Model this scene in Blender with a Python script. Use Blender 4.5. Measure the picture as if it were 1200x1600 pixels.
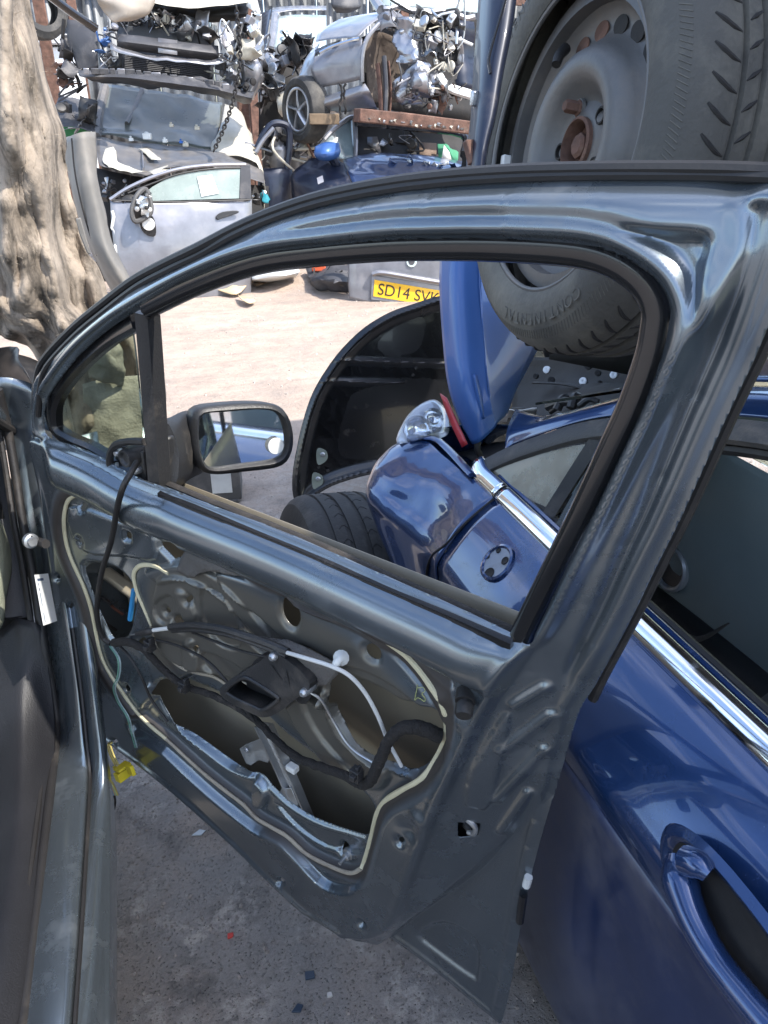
import bpy, bmesh, math, random
import numpy as np
from mathutils import Vector, noise as mnoise
random.seed(7); rng = np.random.default_rng(7)
for o in list(bpy.data.objects): bpy.data.objects.remove(o)
scene = bpy.context.scene
R = math.radians
# ------------------------------------------------------------ camera, sky, sun, exposure
CAM_H, PITCH, YAW, FPX = 1.5, 27.3, 17.7, 1200.0
cam_data = bpy.data.cameras.new('camera'); cam = bpy.data.objects.new('camera', cam_data)
scene.collection.objects.link(cam); scene.camera = cam
cam.location = (0, 0, CAM_H); cam.rotation_euler = (R(90 - PITCH), 0, R(-YAW))
cam_data.sensor_fit = 'VERTICAL'; cam_data.sensor_height = 36; cam_data.lens = 36 * FPX / 1600
cam_data.clip_start = 0.02; cam_data.clip_end = 500
SUN = Vector((0.56, -0.60, 1.12)).normalized()
elev = math.asin(SUN.z); azim = math.atan2(SUN.x, SUN.y)
world = bpy.data.worlds.new('World'); scene.world = world; world.use_nodes = True
wn, wl = world.node_tree.nodes, world.node_tree.links
bg = wn['Background']; bg.inputs['Strength'].default_value = 0.15
sky = wn.new('ShaderNodeTexSky'); sky.sky_type = 'NISHITA'; sky.sun_disc = False
sky.sun_elevation = elev; sky.sun_rotation = azim; sky.air_density = 1.0; sky.dust_density = 1.2; sky.ozone_density = 1.4
# thin fair-weather cloud over the whole sky
tc = wn.new('ShaderNodeTexCoord'); mp = wn.new('ShaderNodeMapping'); mp.inputs['Scale'].default_value = (1, 1, 2.6)
nz = wn.new('ShaderNodeTexNoise'); nz.inputs['Scale'].default_value = 2.4; nz.inputs['Detail'].default_value = 7; nz.inputs['Roughness'].default_value = .58
rp = wn.new('ShaderNodeValToRGB'); rp.color_ramp.elements[0].position = .50; rp.color_ramp.elements[1].position = .74
mx = wn.new('ShaderNodeMix'); mx.data_type = 'RGBA'; mx.inputs['B'].default_value = (7.0, 7.2, 7.6, 1)
sc_ = wn.new('ShaderNodeMath'); sc_.operation = 'MULTIPLY'; sc_.inputs[1].default_value = .75
wl.new(tc.outputs['Generated'], mp.inputs['Vector']); wl.new(mp.outputs[0], nz.inputs['Vector']); wl.new(nz.outputs['Fac'], rp.inputs['Fac'])
wl.new(rp.outputs['Color'], sc_.inputs[0]); wl.new(sc_.outputs[0], mx.inputs['Factor']); wl.new(sky.outputs[0], mx.inputs['A']); wl.new(mx.outputs['Result'], bg.inputs['Color'])
sd = bpy.data.lights.new('sun', 'SUN'); sd.energy = 2.4; sd.angle = R(.55); sd.color = (1, .95, .87)
sun = bpy.data.objects.new('sun', sd); scene.collection.objects.link(sun); sun.location = SUN * 40
sun.rotation_euler = SUN.to_track_quat('Z', 'Y').to_euler()
scene.view_settings.view_transform = 'Standard'; scene.view_settings.look = 'None'
scene.view_settings.exposure = 1.85; scene.view_settings.gamma = 1; scene.view_settings.use_curve_mapping = False
scene.render.engine = 'CYCLES'

# ------------------------------------------------------------ picture -> place
_p, _a = R(PITCH), R(YAW)
F = np.array([math.sin(_a) * math.cos(_p), math.cos(_a) * math.cos(_p), -math.sin(_p)])
RT = np.array([math.cos(_a), -math.sin(_a), 0.]); UP = np.cross(RT, F); C0 = np.array([0, 0, CAM_H])
def ray(x, y): return F + RT * (x - 600) / FPX - UP * (y - 800) / FPX
def onp_(x, y, P, n):
    d = ray(x, y); return C0 + d * (((np.asarray(P, float) - C0) @ n) / (d @ n))
EX, EY, EZ = np.eye(3)
def WX(x, y, X): return onp_(x, y, (X, 0, 0), EX)
def WY(x, y, Y): return onp_(x, y, (0, Y, 0), EY)
def WZ(x, y, Z): return onp_(x, y, (0, 0, Z), EZ)
def WD(x, y, d): return C0 + ray(x, y) * d
# door frame of reference
_da = R(35.51); DU = np.array([math.sin(_da), -math.cos(_da), 0]); DN = np.array([-math.cos(_da), -math.sin(_da), 0]); DO = np.array([-.149, 1.294, 0])
def D(x, y, k=0.):
    P = onp_(x, y, DO + DN * k, DN); return ((P - DO) @ DU, P[2])
def DW(u, z, k): return DO + DU * u + DN * k + EZ * z
def DP(x, y, k=0.): return onp_(x, y, DO + DN * k, DN)

# ------------------------------------------------------------ mesh helpers
COL = scene.collection
WO = {}
def empty(name, loc, label, cat, group=None):
    o = bpy.data.objects.new(name, None); COL.objects.link(o); o.location = loc; o.empty_display_size = .1
    WO[o.name] = np.array(loc, float); tag(o, label, cat, group); return o
def tag(o, label=None, cat=None, group=None, kind=None):
    if label: o['label'] = label
    if cat: o['category'] = cat
    if group: o['group'] = group
    if kind: o['kind'] = kind
    return o
def mk(name, V, Fc, mat, parent=None, smooth=True, angle=40, solid=0, bevel=0, off=-1, seg=2, subs=0):
    V = np.asarray(V, float).reshape(-1, 3); c = (V.min(0) + V.max(0)) / 2
    me = bpy.data.meshes.new(name); me.from_pydata((V - c).tolist(), [], [list(map(int, f)) for f in Fc]); me.update()
    if smooth:
        me.polygons.foreach_set('use_smooth', np.ones(len(me.polygons), bool))
        if angle: me.set_sharp_from_angle(angle=R(angle))
    me.materials.append(mat)
    return link(name, me, c, parent, solid, bevel, off, seg, subs)
def link(name, me, c, parent=None, solid=0, bevel=0, off=-1, seg=2, subs=0):
    o = bpy.data.objects.new(name, me); COL.objects.link(o); c = np.asarray(c, float)
    if parent: o.parent = parent; o.location = c - WO[parent.name]
    else: o.location = c
    WO[o.name] = c
    if subs:
        m = o.modifiers.new('s', 'SUBSURF'); m.levels = m.render_levels = subs
    if solid:
        m = o.modifiers.new('t', 'SOLIDIFY'); m.thickness = solid; m.offset = off
    if bevel:
        m = o.modifiers.new('b', 'BEVEL'); m.width = bevel; m.segments = seg; m.limit_method = 'ANGLE'; m.angle_limit = R(35)
    return o
def crom(P, n=6, closed=False):
    P = np.asarray(P, float)
    if len(P) < 3 or n <= 1: return P
    if closed: Q = np.vstack([P[-1], P, P[0], P[1]]); m = len(P)
    else: Q = np.vstack([2 * P[0] - P[1], P, 2 * P[-1] - P[-2]]); m = len(P) - 1
    out = []
    for i in range(m):
        p0, p1, p2, p3 = Q[i:i + 4]
        for t in np.arange(n) / n:
            out.append(.5 * (2 * p1 + (p2 - p0) * t + (2 * p0 - 5 * p1 + 4 * p2 - p3) * t * t + (3 * p1 - p0 - 3 * p2 + p3) * t ** 3))
    if not closed: out.append(P[-1])
    return np.array(out)
def resample(P, n):
    P = np.asarray(P, float); s = np.r_[0, np.cumsum(np.linalg.norm(np.diff(P, axis=0), axis=1))]
    t = np.linspace(0, s[-1], n); return np.stack([np.interp(t, s, P[:, k]) for k in range(P.shape[1])], 1)
def tube_geo(P, r, sides=8, closed=False, flat=1., up=None, cap=True, prof=None):
    P = np.asarray(P, float); n = len(P)
    T = np.gradient(P, axis=0) if not closed else np.roll(P, -1, 0) - np.roll(P, 1, 0)
    T /= np.linalg.norm(T, axis=1)[:, None] + 1e-12
    r = np.broadcast_to(np.asarray(r, float), (n,))
    a = np.asarray(up if up is not None else (0, 0, 1.), float); 
    if abs(a @ T[0]) > .95: a = np.array([1., 0, 0])
    V = []
    for i in range(n):
        a = (np.asarray(up, float) if up is not None else a); a = a - T[i] * (a @ T[i]); a = a / (np.linalg.norm(a) + 1e-12); b = np.cross(T[i], a)
        if prof is not None:
            for (q, w) in prof: V.append(P[i] + b * q + a * w)
        else:
            for k in range(sides):
                t = 2 * math.pi * k / sides; V.append(P[i] + r[i] * (b * math.cos(t) + a * flat * math.sin(t)))
    S = len(prof) if prof is not None else sides
    Fc = []
    m = n if closed else n - 1
    for i in range(m):
        j = (i + 1) % n
        for k in range(S):
            l = (k + 1) % S; Fc.append((i * S + k, i * S + l, j * S + l, j * S + k))
    if cap and not closed:
        Fc.append(tuple(range(S))[::-1]); Fc.append(tuple((n - 1) * S + k for k in range(S)))
    return np.array(V), Fc
def tube(name, P, r, mat, parent=None, sides=8, n=5, closed=False, flat=1., up=None, prof=None, angle=40, jit=0):
    Q = crom(P, n, closed)
    if jit: Q = Q + rng.normal(0, jit, Q.shape)
    if not np.isscalar(r): r = np.interp(np.linspace(0, 1, len(Q)), np.linspace(0, 1, len(r)), r)
    V, Fc = tube_geo(Q, r, sides, closed, flat, up, True, prof); return mk(name, V, Fc, mat, parent, angle=angle)
def merge(parts):
    V, Fc, k = [], [], 0
    for v, f in parts:
        V.append(np.asarray(v)); Fc += [tuple(i + k for i in q) for q in f]; k += len(v)
    return np.vstack(V), Fc
def plate_geo(P, t, nrm=None):
    P = np.asarray(P, float); n = len(P)
    if nrm is None:
        nrm = np.zeros(3)
        for i in range(n): nrm += np.cross(P[i], P[(i + 1) % n])
        nrm /= np.linalg.norm(nrm) + 1e-12
        if nrm @ (P.mean(0) - C0) < 0: nrm = -nrm
    nrm = np.asarray(nrm, float)
    V = np.vstack([P, P + nrm * t]); Fc = [tuple(range(n)), tuple(range(2 * n - 1, n - 1, -1))]
    Fc += [(i, i + n, (i + 1) % n + n, (i + 1) % n) for i in range(n)]
    return V, Fc
def plate(name, P, t, mat, parent=None, bevel=0, nrm=None, sm=0, closed=True, smooth=True):
    if sm: P = crom(P, sm, True)
    V, Fc = plate_geo(P, t, nrm); o = mk(name, V, Fc, mat, parent, smooth=smooth, bevel=bevel); fixn(o); return o
def fixn(o):
    bm = bmesh.new(); bm.from_mesh(o.data); bmesh.ops.recalc_face_normals(bm, faces=bm.faces); bm.to_mesh(o.data); bm.free()
def box_geo(c, s, ax=None):
    c = np.asarray(c, float); s = np.asarray(s, float) / 2; ax = np.eye(3) if ax is None else np.asarray(ax)
    V = [c + ax[0] * s[0] * i + ax[1] * s[1] * j + ax[2] * s[2] * k for i in (-1, 1) for j in (-1, 1) for k in (-1, 1)]
    return np.array(V), [(0, 1, 3, 2), (4, 6, 7, 5), (0, 4, 5, 1), (2, 3, 7, 6), (0, 2, 6, 4), (1, 5, 7, 3)]
def box(name, c, s, mat, parent=None, ax=None, bevel=.003):
    V, Fc = box_geo(c, s, ax); return mk(name, V, Fc, mat, parent, bevel=bevel)
def axes(fwd, up=(0, 0, 1)):
    f = np.asarray(fwd, float); f /= np.linalg.norm(f); u = np.asarray(up, float); u = u - f * (u @ f); u /= np.linalg.norm(u)
    return np.array([np.cross(f, u), f, u])       # right, forward, up
def patch_geo(G, nu=5, nv=5, disp=0, ds=6., seed=0, ridge=0, bend=None):
    G = np.asarray(G, float); 
    A = np.stack([crom(G[:, j], nu) for j in range(G.shape[1])], 1)
    B = np.stack([crom(A[i], nv) for i in range(A.shape[0])], 0)
    a, b = B.shape[:2]
    if disp:
        dx = np.gradient(B, axis=0); dy = np.gradient(B, axis=1); N = np.cross(dx, dy); N /= np.linalg.norm(N, axis=2)[..., None] + 1e-9
        for i in range(a):
            for j in range(b):
                p = Vector(B[i, j] * ds + seed * 3.7); q = mnoise.fractal(p, .9, 2.1, 4)
                if ridge: q = (1 - ridge) * q + ridge * (1 - 2 * abs(mnoise.noise(p * .8)))
                B[i, j] += N[i, j] * disp * q
    V = B.reshape(-1, 3); Fc = [(i * b + j, i * b + j + 1, (i + 1) * b + j + 1, (i + 1) * b + j) for i in range(a - 1) for j in range(b - 1)]
    return V, Fc
def patch(name, G, mat, parent=None, nu=5, nv=5, disp=0, ds=6., seed=0, ridge=0, solid=.002, angle=50):
    V, Fc = patch_geo(G, nu, nv, disp, ds, seed, ridge); return mk(name, V, Fc, mat, parent, angle=angle, solid=solid, off=0)
def lathe_geo(prof, c, axis, up=(0, 0, 1), seg=48, a0=0, a1=2 * math.pi):
    ax = np.asarray(axis, float); ax /= np.linalg.norm(ax); u = np.asarray(up, float); u = u - ax * (u @ ax); u /= np.linalg.norm(u); w = np.cross(ax, u)
    full = abs(a1 - a0 - 2 * math.pi) < 1e-6; n = seg if full else seg + 1; m = len(prof); V = []
    for i in range(n):
        t = a0 + (a1 - a0) * i / seg; d = u * math.cos(t) + w * math.sin(t)
        for (r, h) in prof: V.append(np.asarray(c) + d * r + ax * h)
    Fc = []
    for i in range(seg):
        j = (i + 1) % n
        for k in range(m - 1): Fc.append((i * m + k, i * m + k + 1, j * m + k + 1, j * m + k))
    return np.array(V), Fc
def lathe(name, prof, c, axis, mat, parent=None, seg=48, up=(0, 0, 1), angle=35, solid=0):
    V, Fc = lathe_geo(prof, c, axis, up, seg); o = mk(name, V, Fc, mat, parent, angle=angle, solid=solid); fixn(o); return o
def text_geo(body, size=1., ext=.02):
    cu = bpy.data.curves.new('t', 'FONT'); cu.body = body; cu.size = size; cu.extrude = ext; cu.align_x = 'CENTER'; cu.align_y = 'CENTER'
    o = bpy.data.objects.new('t', cu); COL.objects.link(o); dg = bpy.context.evaluated_depsgraph_get(); me = o.evaluated_get(dg).to_mesh()
    V = np.array([v.co[:] for v in me.vertices]); Fc = [tuple(p.vertices) for p in me.polygons]
    o.evaluated_get(dg).to_mesh_clear(); bpy.data.objects.remove(o); bpy.data.curves.remove(cu); return V, Fc

# ------------------------------------------------------------ materials
MATS = {}
def M(name, col, rough=.5, metal=0., coat=0., var=.18, scale=6., bump=0., bscale=150., dust=0., dustcol=(.30, .25, .20), dscale=3., spec=.5, trans=0., rvar=.12, flake=0., ior=1.45, scratch=0., crough=.05):
    m = bpy.data.materials.new(name); m.use_nodes = True; N, L = m.node_tree.nodes, m.node_tree.links; b = N['Principled BSDF']
    tc = N.new('ShaderNodeTexCoord'); co = tc.outputs['Object']
    n1 = N.new('ShaderNodeTexNoise'); n1.inputs['Scale'].default_value = scale; n1.inputs['Detail'].default_value = 6; n1.inputs['Roughness'].default_value = .6; L.new(co, n1.inputs['Vector'])
    mx = N.new('ShaderNodeMix'); mx.data_type = 'RGBA'
    mx.inputs['A'].default_value = (*[c * (1 - var) for c in col], 1); mx.inputs['B'].default_value = (*[min(1, c * (1 + var)) for c in col], 1)
    rm = N.new('ShaderNodeMapRange'); rm.inputs['From Min'].default_value = .3; rm.inputs['From Max'].default_value = .7; L.new(n1.outputs['Fac'], rm.inputs['Value']); L.new(rm.outputs[0], mx.inputs['Factor'])
    colout = mx.outputs['Result']; ro = N.new('ShaderNodeMapRange'); ro.inputs['To Min'].default_value = max(.02, rough - rvar * rough); ro.inputs['To Max'].default_value = min(1, rough + rvar * rough)
    L.new(n1.outputs['Fac'], ro.inputs['Value']); rout = ro.outputs[0]
    if dust:
        n2 = N.new('ShaderNodeTexNoise'); n2.inputs['Scale'].default_value = dscale; n2.inputs['Detail'].default_value = 9; n2.inputs['Roughness'].default_value = .72; L.new(co, n2.inputs['Vector'])
        r2 = N.new('ShaderNodeMapRange'); r2.inputs['From Min'].default_value = .62 - .3 * dust; r2.inputs['From Max'].default_value = .86 - .2 * dust; r2.inputs['To Max'].default_value = min(.95, .35 + .6 * dust); L.new(n2.outputs['Fac'], r2.inputs['Value'])
        m2 = N.new('ShaderNodeMix'); m2.data_type = 'RGBA'; m2.inputs['B'].default_value = (*dustcol, 1); L.new(r2.outputs[0], m2.inputs['Factor']); L.new(colout, m2.inputs['A']); colout = m2.outputs['Result']
        m3 = N.new('ShaderNodeMix'); m3.data_type = 'FLOAT'; m3.inputs['B'].default_value = .85; L.new(r2.outputs[0], m3.inputs['Factor']); L.new(rout, m3.inputs['A']); rout = m3.outputs['Result']
        if metal:
            m4 = N.new('ShaderNodeMix'); m4.data_type = 'FLOAT'; m4.inputs['A'].default_value = metal; m4.inputs['B'].default_value = 0; L.new(r2.outputs[0], m4.inputs['Factor']); L.new(m4.outputs['Result'], b.inputs['Metallic'])
        if coat:
            m5 = N.new('ShaderNodeMix'); m5.data_type = 'FLOAT'; m5.inputs['A'].default_value = coat; m5.inputs['B'].default_value = 0; L.new(r2.outputs[0], m5.inputs['Factor']); L.new(m5.outputs['Result'], b.inputs['Coat Weight'])
    if not dust: b.inputs['Metallic'].default_value = metal; b.inputs['Coat Weight'].default_value = coat
    elif not metal: b.inputs['Metallic'].default_value = 0
    b.inputs['Coat Roughness'].default_value = crough
    if scratch:
        mpp = N.new('ShaderNodeMapping'); mpp.inputs['Rotation'].default_value = (.4, .9, .5); mpp.inputs['Scale'].default_value = (90, 2.2, 60); L.new(co, mpp.inputs['Vector'])
        n4 = N.new('ShaderNodeTexNoise'); n4.inputs['Scale'].default_value = 1.6; n4.inputs['Detail'].default_value = 3; L.new(mpp.outputs[0], n4.inputs['Vector'])
        r4 = N.new('ShaderNodeMapRange'); r4.inputs['From Min'].default_value = .74; r4.inputs['From Max'].default_value = .80; r4.inputs['To Max'].default_value = scratch; L.new(n4.outputs['Fac'], r4.inputs['Value'])
        m6 = N.new('ShaderNodeMix'); m6.data_type = 'RGBA'; m6.inputs['B'].default_value = (.4, .4, .4, 1); L.new(r4.outputs[0], m6.inputs['Factor']); L.new(colout, m6.inputs['A']); colout = m6.outputs['Result']
    L.new(colout, b.inputs['Base Color']); L.new(rout, b.inputs['Roughness'])
    b.inputs['Specular IOR Level'].default_value = spec; b.inputs['IOR'].default_value = ior; b.inputs['Transmission Weight'].default_value = trans
    if bump:
        n3 = N.new('ShaderNodeTexNoise'); n3.inputs['Scale'].default_value = bscale; n3.inputs['Detail'].default_value = 4; L.new(co, n3.inputs['Vector'])
        bp = N.new('ShaderNodeBump'); bp.inputs['Strength'].default_value = bump; bp.inputs['Distance'].default_value = .004; L.new(n3.outputs['Fac'], bp.inputs['Height']); L.new(bp.outputs[0], b.inputs['Normal'])
    MATS[name] = m; return m
slate = M('slate paint', (.145, .170, .192), .27, .80, .6, dust=.24, dustcol=(.13, .122, .112), dscale=8, var=.12, scale=3, scratch=.4, crough=.08)
slate_in = M('slate paint inside', (.055, .062, .066), .36, .5, .5, dust=.22, dustcol=(.17, .145, .115), dscale=6, var=.18, scale=4, scratch=.3, crough=.2)
skin_in = M('door skin inside', (.27, .235, .175), .45, .35, .0, dust=.3, dustcol=(.25, .20, .14), var=.25, scale=3)
blue = M('blue paint', (.016, .044, .132), .22, .5, 1., dust=.27, dustcol=(.13, .13, .14), dscale=5, var=.12, scale=2, scratch=.35, crough=.03)
blue_dirty = M('dusty blue paint', (.014, .030, .095), .3, .4, .8, dust=.52, dustcol=(.16, .15, .15), dscale=4.5, var=.2, scratch=.3, crough=.1)
navy = M('navy paint', (.007, .011, .026), .45, .2, .25, dust=.15, var=.2)
wingblue = M('wing blue paint', (.034, .095, .28), .42, .2, .35, dust=.03, var=.08, scratch=.1)
rubber = M('black rubber', (.014, .013, .013), .55, 0, 0, dust=.25, dustcol=(.10, .085, .07), bump=.15, dscale=9)
rubber_d = M('dusty rubber', (.022, .019, .017), .8, 0, 0, dust=.45, dustcol=(.11, .092, .075), bump=.5, bscale=500, dscale=14)
gloss_black = M('glossy black', (.010, .010, .011), .22, 0, .3, dust=.12, dustcol=(.12, .10, .085), dscale=8)
plastic = M('black plastic', (.020, .020, .021), .45, 0, 0, dust=.28, dustcol=(.16, .135, .11), bump=.2, bscale=300, dscale=8)
plastic_g = M('grey plastic', (.055, .053, .052), .6, 0, 0, dust=.3, bump=.3, bscale=260, dscale=7)
trim = M('sill plastic', (.012, .012, .014), .5, 0, 0, dust=.06, dustcol=(.05, .046, .045), bump=.25, bscale=400, dscale=5, scratch=.3)
loomt = M('loom tape', (.016, .014, .013), .9, 0, 0, bump=.9, bscale=300, dust=.2, dscale=20)
cream = M('cream sealant', (.50, .45, .30), .6, 0, 0, dust=.22, dustcol=(.26, .23, .19), dscale=16, bump=.35, bscale=160)
cream_d = M('dirty sealant', (.30, .26, .20), .8, 0, 0, dust=.5, dustcol=(.12, .10, .09), dscale=22, bump=.5, bscale=200)
foam = M('torn foam sheet', (.085, .078, .072), .9, 0, 0, bump=.6, bscale=260, var=.25)
steel = M('zinc steel', (.42, .43, .44), .38, .9, 0, dust=.35, dustcol=(.20, .19, .17), dscale=14, bump=.15)
chrome = M('chrome', (.72, .73, .75), .10, 1., 0, dust=.12, dustcol=(.25, .22, .19), dscale=10, var=.05)
rust = M('rust', (.115, .062, .045), .85, .1, 0, var=.5, scale=14, bump=.6, bscale=90, dust=.2, dustcol=(.34, .28, .22), dscale=9)
white_p = M('white plastic', (.55, .55, .53), .45, 0, 0, dust=.15, dscale=12)
yellow_p = M('yellow plastic', (.62, .50, .03), .4, 0, 0, dust=.15, dscale=30)
tyre_m = M('tyre rubber', (.030, .029, .028), .75, 0, 0, dust=.55, dustcol=(.16, .145, .125), dscale=5, bump=.25, bscale=120)
tyre_g = M('mossy tyre wall', (.060, .058, .053), .8, 0, 0, dust=.6, dustcol=(.20, .185, .15), dscale=4, bump=.3, bscale=150)
rim_m = M('painted steel rim', (.115, .113, .112), .5, .3, 0, dust=.42, dustcol=(.22, .18, .145), dscale=5, bump=.15)
alloy = M('alloy wheel', (.45, .46, .48), .35, .8, 0, dust=.3)
silver = M('silver paint', (.22, .22, .235), .32, .6, .7, dust=.3, dustcol=(.24, .21, .19), dscale=2.5)
silver_p = M('pale silver paint', (.19, .19, .205), .38, .45, .5, dust=.3, dustcol=(.25, .23, .21), dscale=3)
greyp = M('grey dusty paint', (.10, .095, .093), .5, .3, .2, dust=.5, dustcol=(.24, .21, .18), dscale=2.2, var=.2)
dustpanel = M('dusty panel', (.15, .14, .125), .65, .1, 0, dust=.5, dustcol=(.23, .20, .17), dscale=3, scratch=.4)
charcoal = M('charcoal moulding', (.045, .045, .050), .55, 0, 0, dust=.35, dustcol=(.22, .20, .18), dscale=3)
radiator = M('radiator fins', (.06, .065, .075), .5, .3, 0, dust=.3)
crumple = M('torn bright metal', (.26, .27, .30), .3, .8, 0, dust=.25, dscale=6, bump=.3, bscale=40)
cream_paint = M('cream bumper', (.42, .39, .32), .45, 0, .3, dust=.3, dustcol=(.4, .36, .3))
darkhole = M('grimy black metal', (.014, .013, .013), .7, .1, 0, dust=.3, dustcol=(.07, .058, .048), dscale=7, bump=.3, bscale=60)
ground_felt = None
# ------------------------------------------------------------ ground
def ground_material():
    m = bpy.data.materials.new('yard ground'); m.use_nodes = True; N, L = m.node_tree.nodes, m.node_tree.links; b = N['Principled BSDF']
    tc = N.new('ShaderNodeTexCoord'); co = tc.outputs['Object']
    def noise(scale, det=6, rough=.6, vec=co):
        n = N.new('ShaderNodeTexNoise'); n.inputs['Scale'].default_value = scale; n.inputs['Detail'].default_value = det; n.inputs['Roughness'].default_value = rough; L.new(vec, n.inputs['Vector']); return n.outputs['Fac']
    def rng_(v, a, b_, lo=0., hi=1.):
        r = N.new('ShaderNodeMapRange'); r.inputs['From Min'].default_value = a; r.inputs['From Max'].default_value = b_; r.inputs['To Min'].default_value = lo; r.inputs['To Max'].default_value = hi; L.new(v, r.inputs['Value']); return r.outputs[0]
    def mix(f, A, B):
        x = N.new('ShaderNodeMix'); x.data_type = 'RGBA'
        L.new(f, x.inputs['Factor'])
        for s, v in (('A', A), ('B', B)):
            if isinstance(v, tuple): x.inputs[s].default_value = (*v, 1)
            else: L.new(v, x.inputs[s])
        return x.outputs['Result']
    c = mix(rng_(noise(.9), .3, .7), (.37, .285, .225), (.47, .37, .295))
    c = mix(rng_(noise(3.2, 8, .7), .45, .75), c, (.27, .225, .19))
    st = N.new('ShaderNodeMapping'); st.inputs['Scale'].default_value = (.35, 5, 1); st.inputs['Rotation'].default_value = (0, 0, R(-17)); L.new(co, st.inputs['Vector'])
    c = mix(rng_(noise(2.0, 5, .65, st.outputs[0]), .48, .70, 0, .40), c, (.25, .205, .17))          # tyre streaks across the yard
    # oily, worn strip where the two cars stand
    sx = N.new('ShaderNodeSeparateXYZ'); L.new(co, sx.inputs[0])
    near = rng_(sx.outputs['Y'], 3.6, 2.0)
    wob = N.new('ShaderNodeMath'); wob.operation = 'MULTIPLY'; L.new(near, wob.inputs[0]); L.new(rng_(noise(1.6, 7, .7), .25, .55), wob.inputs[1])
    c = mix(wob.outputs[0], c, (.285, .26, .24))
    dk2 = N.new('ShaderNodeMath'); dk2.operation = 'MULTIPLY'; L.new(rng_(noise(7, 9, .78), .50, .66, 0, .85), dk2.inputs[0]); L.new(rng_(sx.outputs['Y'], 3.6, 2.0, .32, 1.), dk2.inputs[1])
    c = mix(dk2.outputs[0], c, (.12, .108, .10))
    pale = N.new('ShaderNodeMath'); pale.operation = 'MULTIPLY'; L.new(rng_(noise(4.3, 9, .72), .50, .57), pale.inputs[0]); L.new(rng_(noise(38, 5, .7), .42, .56), pale.inputs[1])
    pl2 = N.new('ShaderNodeMath'); pl2.operation = 'MULTIPLY'; L.new(pale.outputs[0], pl2.inputs[0]); L.new(rng_(sx.outputs['Y'], 3.6, 2.0, .12, .9), pl2.inputs[1])
    c = mix(pl2.outputs[0], c, (.46, .41, .365))
    v = N.new('ShaderNodeTexVoronoi'); v.inputs['Scale'].default_value = 130; L.new(co, v.inputs['Vector'])
    gm = N.new('ShaderNodeMath'); gm.operation = 'MULTIPLY'; L.new(rng_(v.outputs['Distance'], .28, .16), gm.inputs[0]); L.new(rng_(noise(9), .52, .66, 0, .7), gm.inputs[1])
    c = mix(gm.outputs[0], c, mix(noise(90, 1), (.10, .09, .085), (.50, .46, .42)))
    L.new(c, b.inputs['Base Color']); b.inputs['Roughness'].default_value = .9; b.inputs['Specular IOR Level'].default_value = .25
    ad = N.new('ShaderNodeMath'); ad.operation = 'ADD'; L.new(noise(55, 8, .75), ad.inputs[0]); L.new(rng_(v.outputs['Distance'], .3, .1, 0, .5), ad.inputs[1])
    ad2 = N.new('ShaderNodeMath'); ad2.operation = 'ADD'; L.new(ad.outputs[0], ad2.inputs[0]); L.new(rng_(noise(6, 6), 0, 1, 0, 2.2), ad2.inputs[1])
    bp = N.new('ShaderNodeBump'); bp.inputs['Strength'].default_value = 1.0; bp.inputs['Distance'].default_value = .012; L.new(ad2.outputs[0], bp.inputs['Height']); L.new(bp.outputs[0], b.inputs['Normal'])
    return m
gmat = ground_material()
g = mk('ground', [(-150, -150, 0), (150, -150, 0), (150, 150, 0), (-150, 150, 0)], [(0, 1, 2, 3)], gmat, smooth=False); tag(g, 'sunlit dusty concrete scrapyard ground', kind='structure')
g.location.z = 0
# loose grit between the cars
def chips(n, xr, yr, smin, smax, seed):
    r_ = np.random.default_rng(seed); V, Fc = [], []
    for i in range(n):
        x, y = r_.uniform(*xr), r_.uniform(*yr); s = smin * (smax / smin) ** (r_.random() ** 2.5); a = r_.random() * 6.28
        k = len(V)
        for j in range(5):
            t = a + j * 1.2566; rr = s * r_.uniform(.6, 1.1); V.append((x + rr * math.cos(t), y + rr * math.sin(t), -.001))
        for j in range(5):
            t = a + j * 1.2566 + .2; rr = s * r_.uniform(.3, .7); V.append((x + rr * math.cos(t), y + rr * math.sin(t), s * r_.uniform(.35, .9)))
        Fc += [(k + j, k + (j + 1) % 5, k + 5 + (j + 1) % 5, k + 5 + j) for j in range(5)] + [tuple(k + 5 + j for j in range(5))]
    return np.array(V), Fc
grit = M('grit', (.23, .20, .18), .9, var=.6, scale=60)
V, Fc = chips(5200, (-.2, .75), (.25, 2.4), .0012, .007, 3); tag(mk('gravel', V, Fc, grit, smooth=False), 'fine loose grit scattered on the ground between the cars', 'gravel', kind='stuff')
V, Fc = chips(1800, (-1.0, 3.2), (2.6, 7.5), .003, .014, 4); tag(mk('gravel', V, Fc, M('pale grit', (.36, .31, .27), .9, var=.5, scale=20), smooth=False), 'pale specks of grit over the open sunlit yard', 'gravel', kind='stuff')
def fragment(px, py, pts, h, mat, name, label, cat):
    c = WZ(px, py, 0); V, Fc = plate_geo([c + np.array([x, y, .001]) for x, y in pts], h, (0, 0, 1)); o = mk(name, V, Fc, mat, bevel=.0008); fixn(o); tag(o, label, cat); return o
fragment(360, 1464, [(-.006, -.005), (.006, -.004), (.007, .005), (-.005, .006)], .005, M('red chip', (.45, .04, .03), .4), 'plastic_fragment', 'tiny red plastic chip lying on the ground', 'fragment')
fragment(484, 1526, [(-.010, -.006), (.009, -.008), (.010, .006), (-.008, .009)], .006, M('blue chip', (.02, .035, .06), .4), 'plastic_fragment', 'small dark blue square plastic chip on the ground', 'fragment')
fragment(465, 1577, [(-.012, -.004), (.004, -.009), (.012, .002), (.002, .008)], .005, MATS['blue chip'], 'plastic_fragment', 'dark jagged plastic sliver nearest the bottom edge of the photo', 'fragment')
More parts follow.
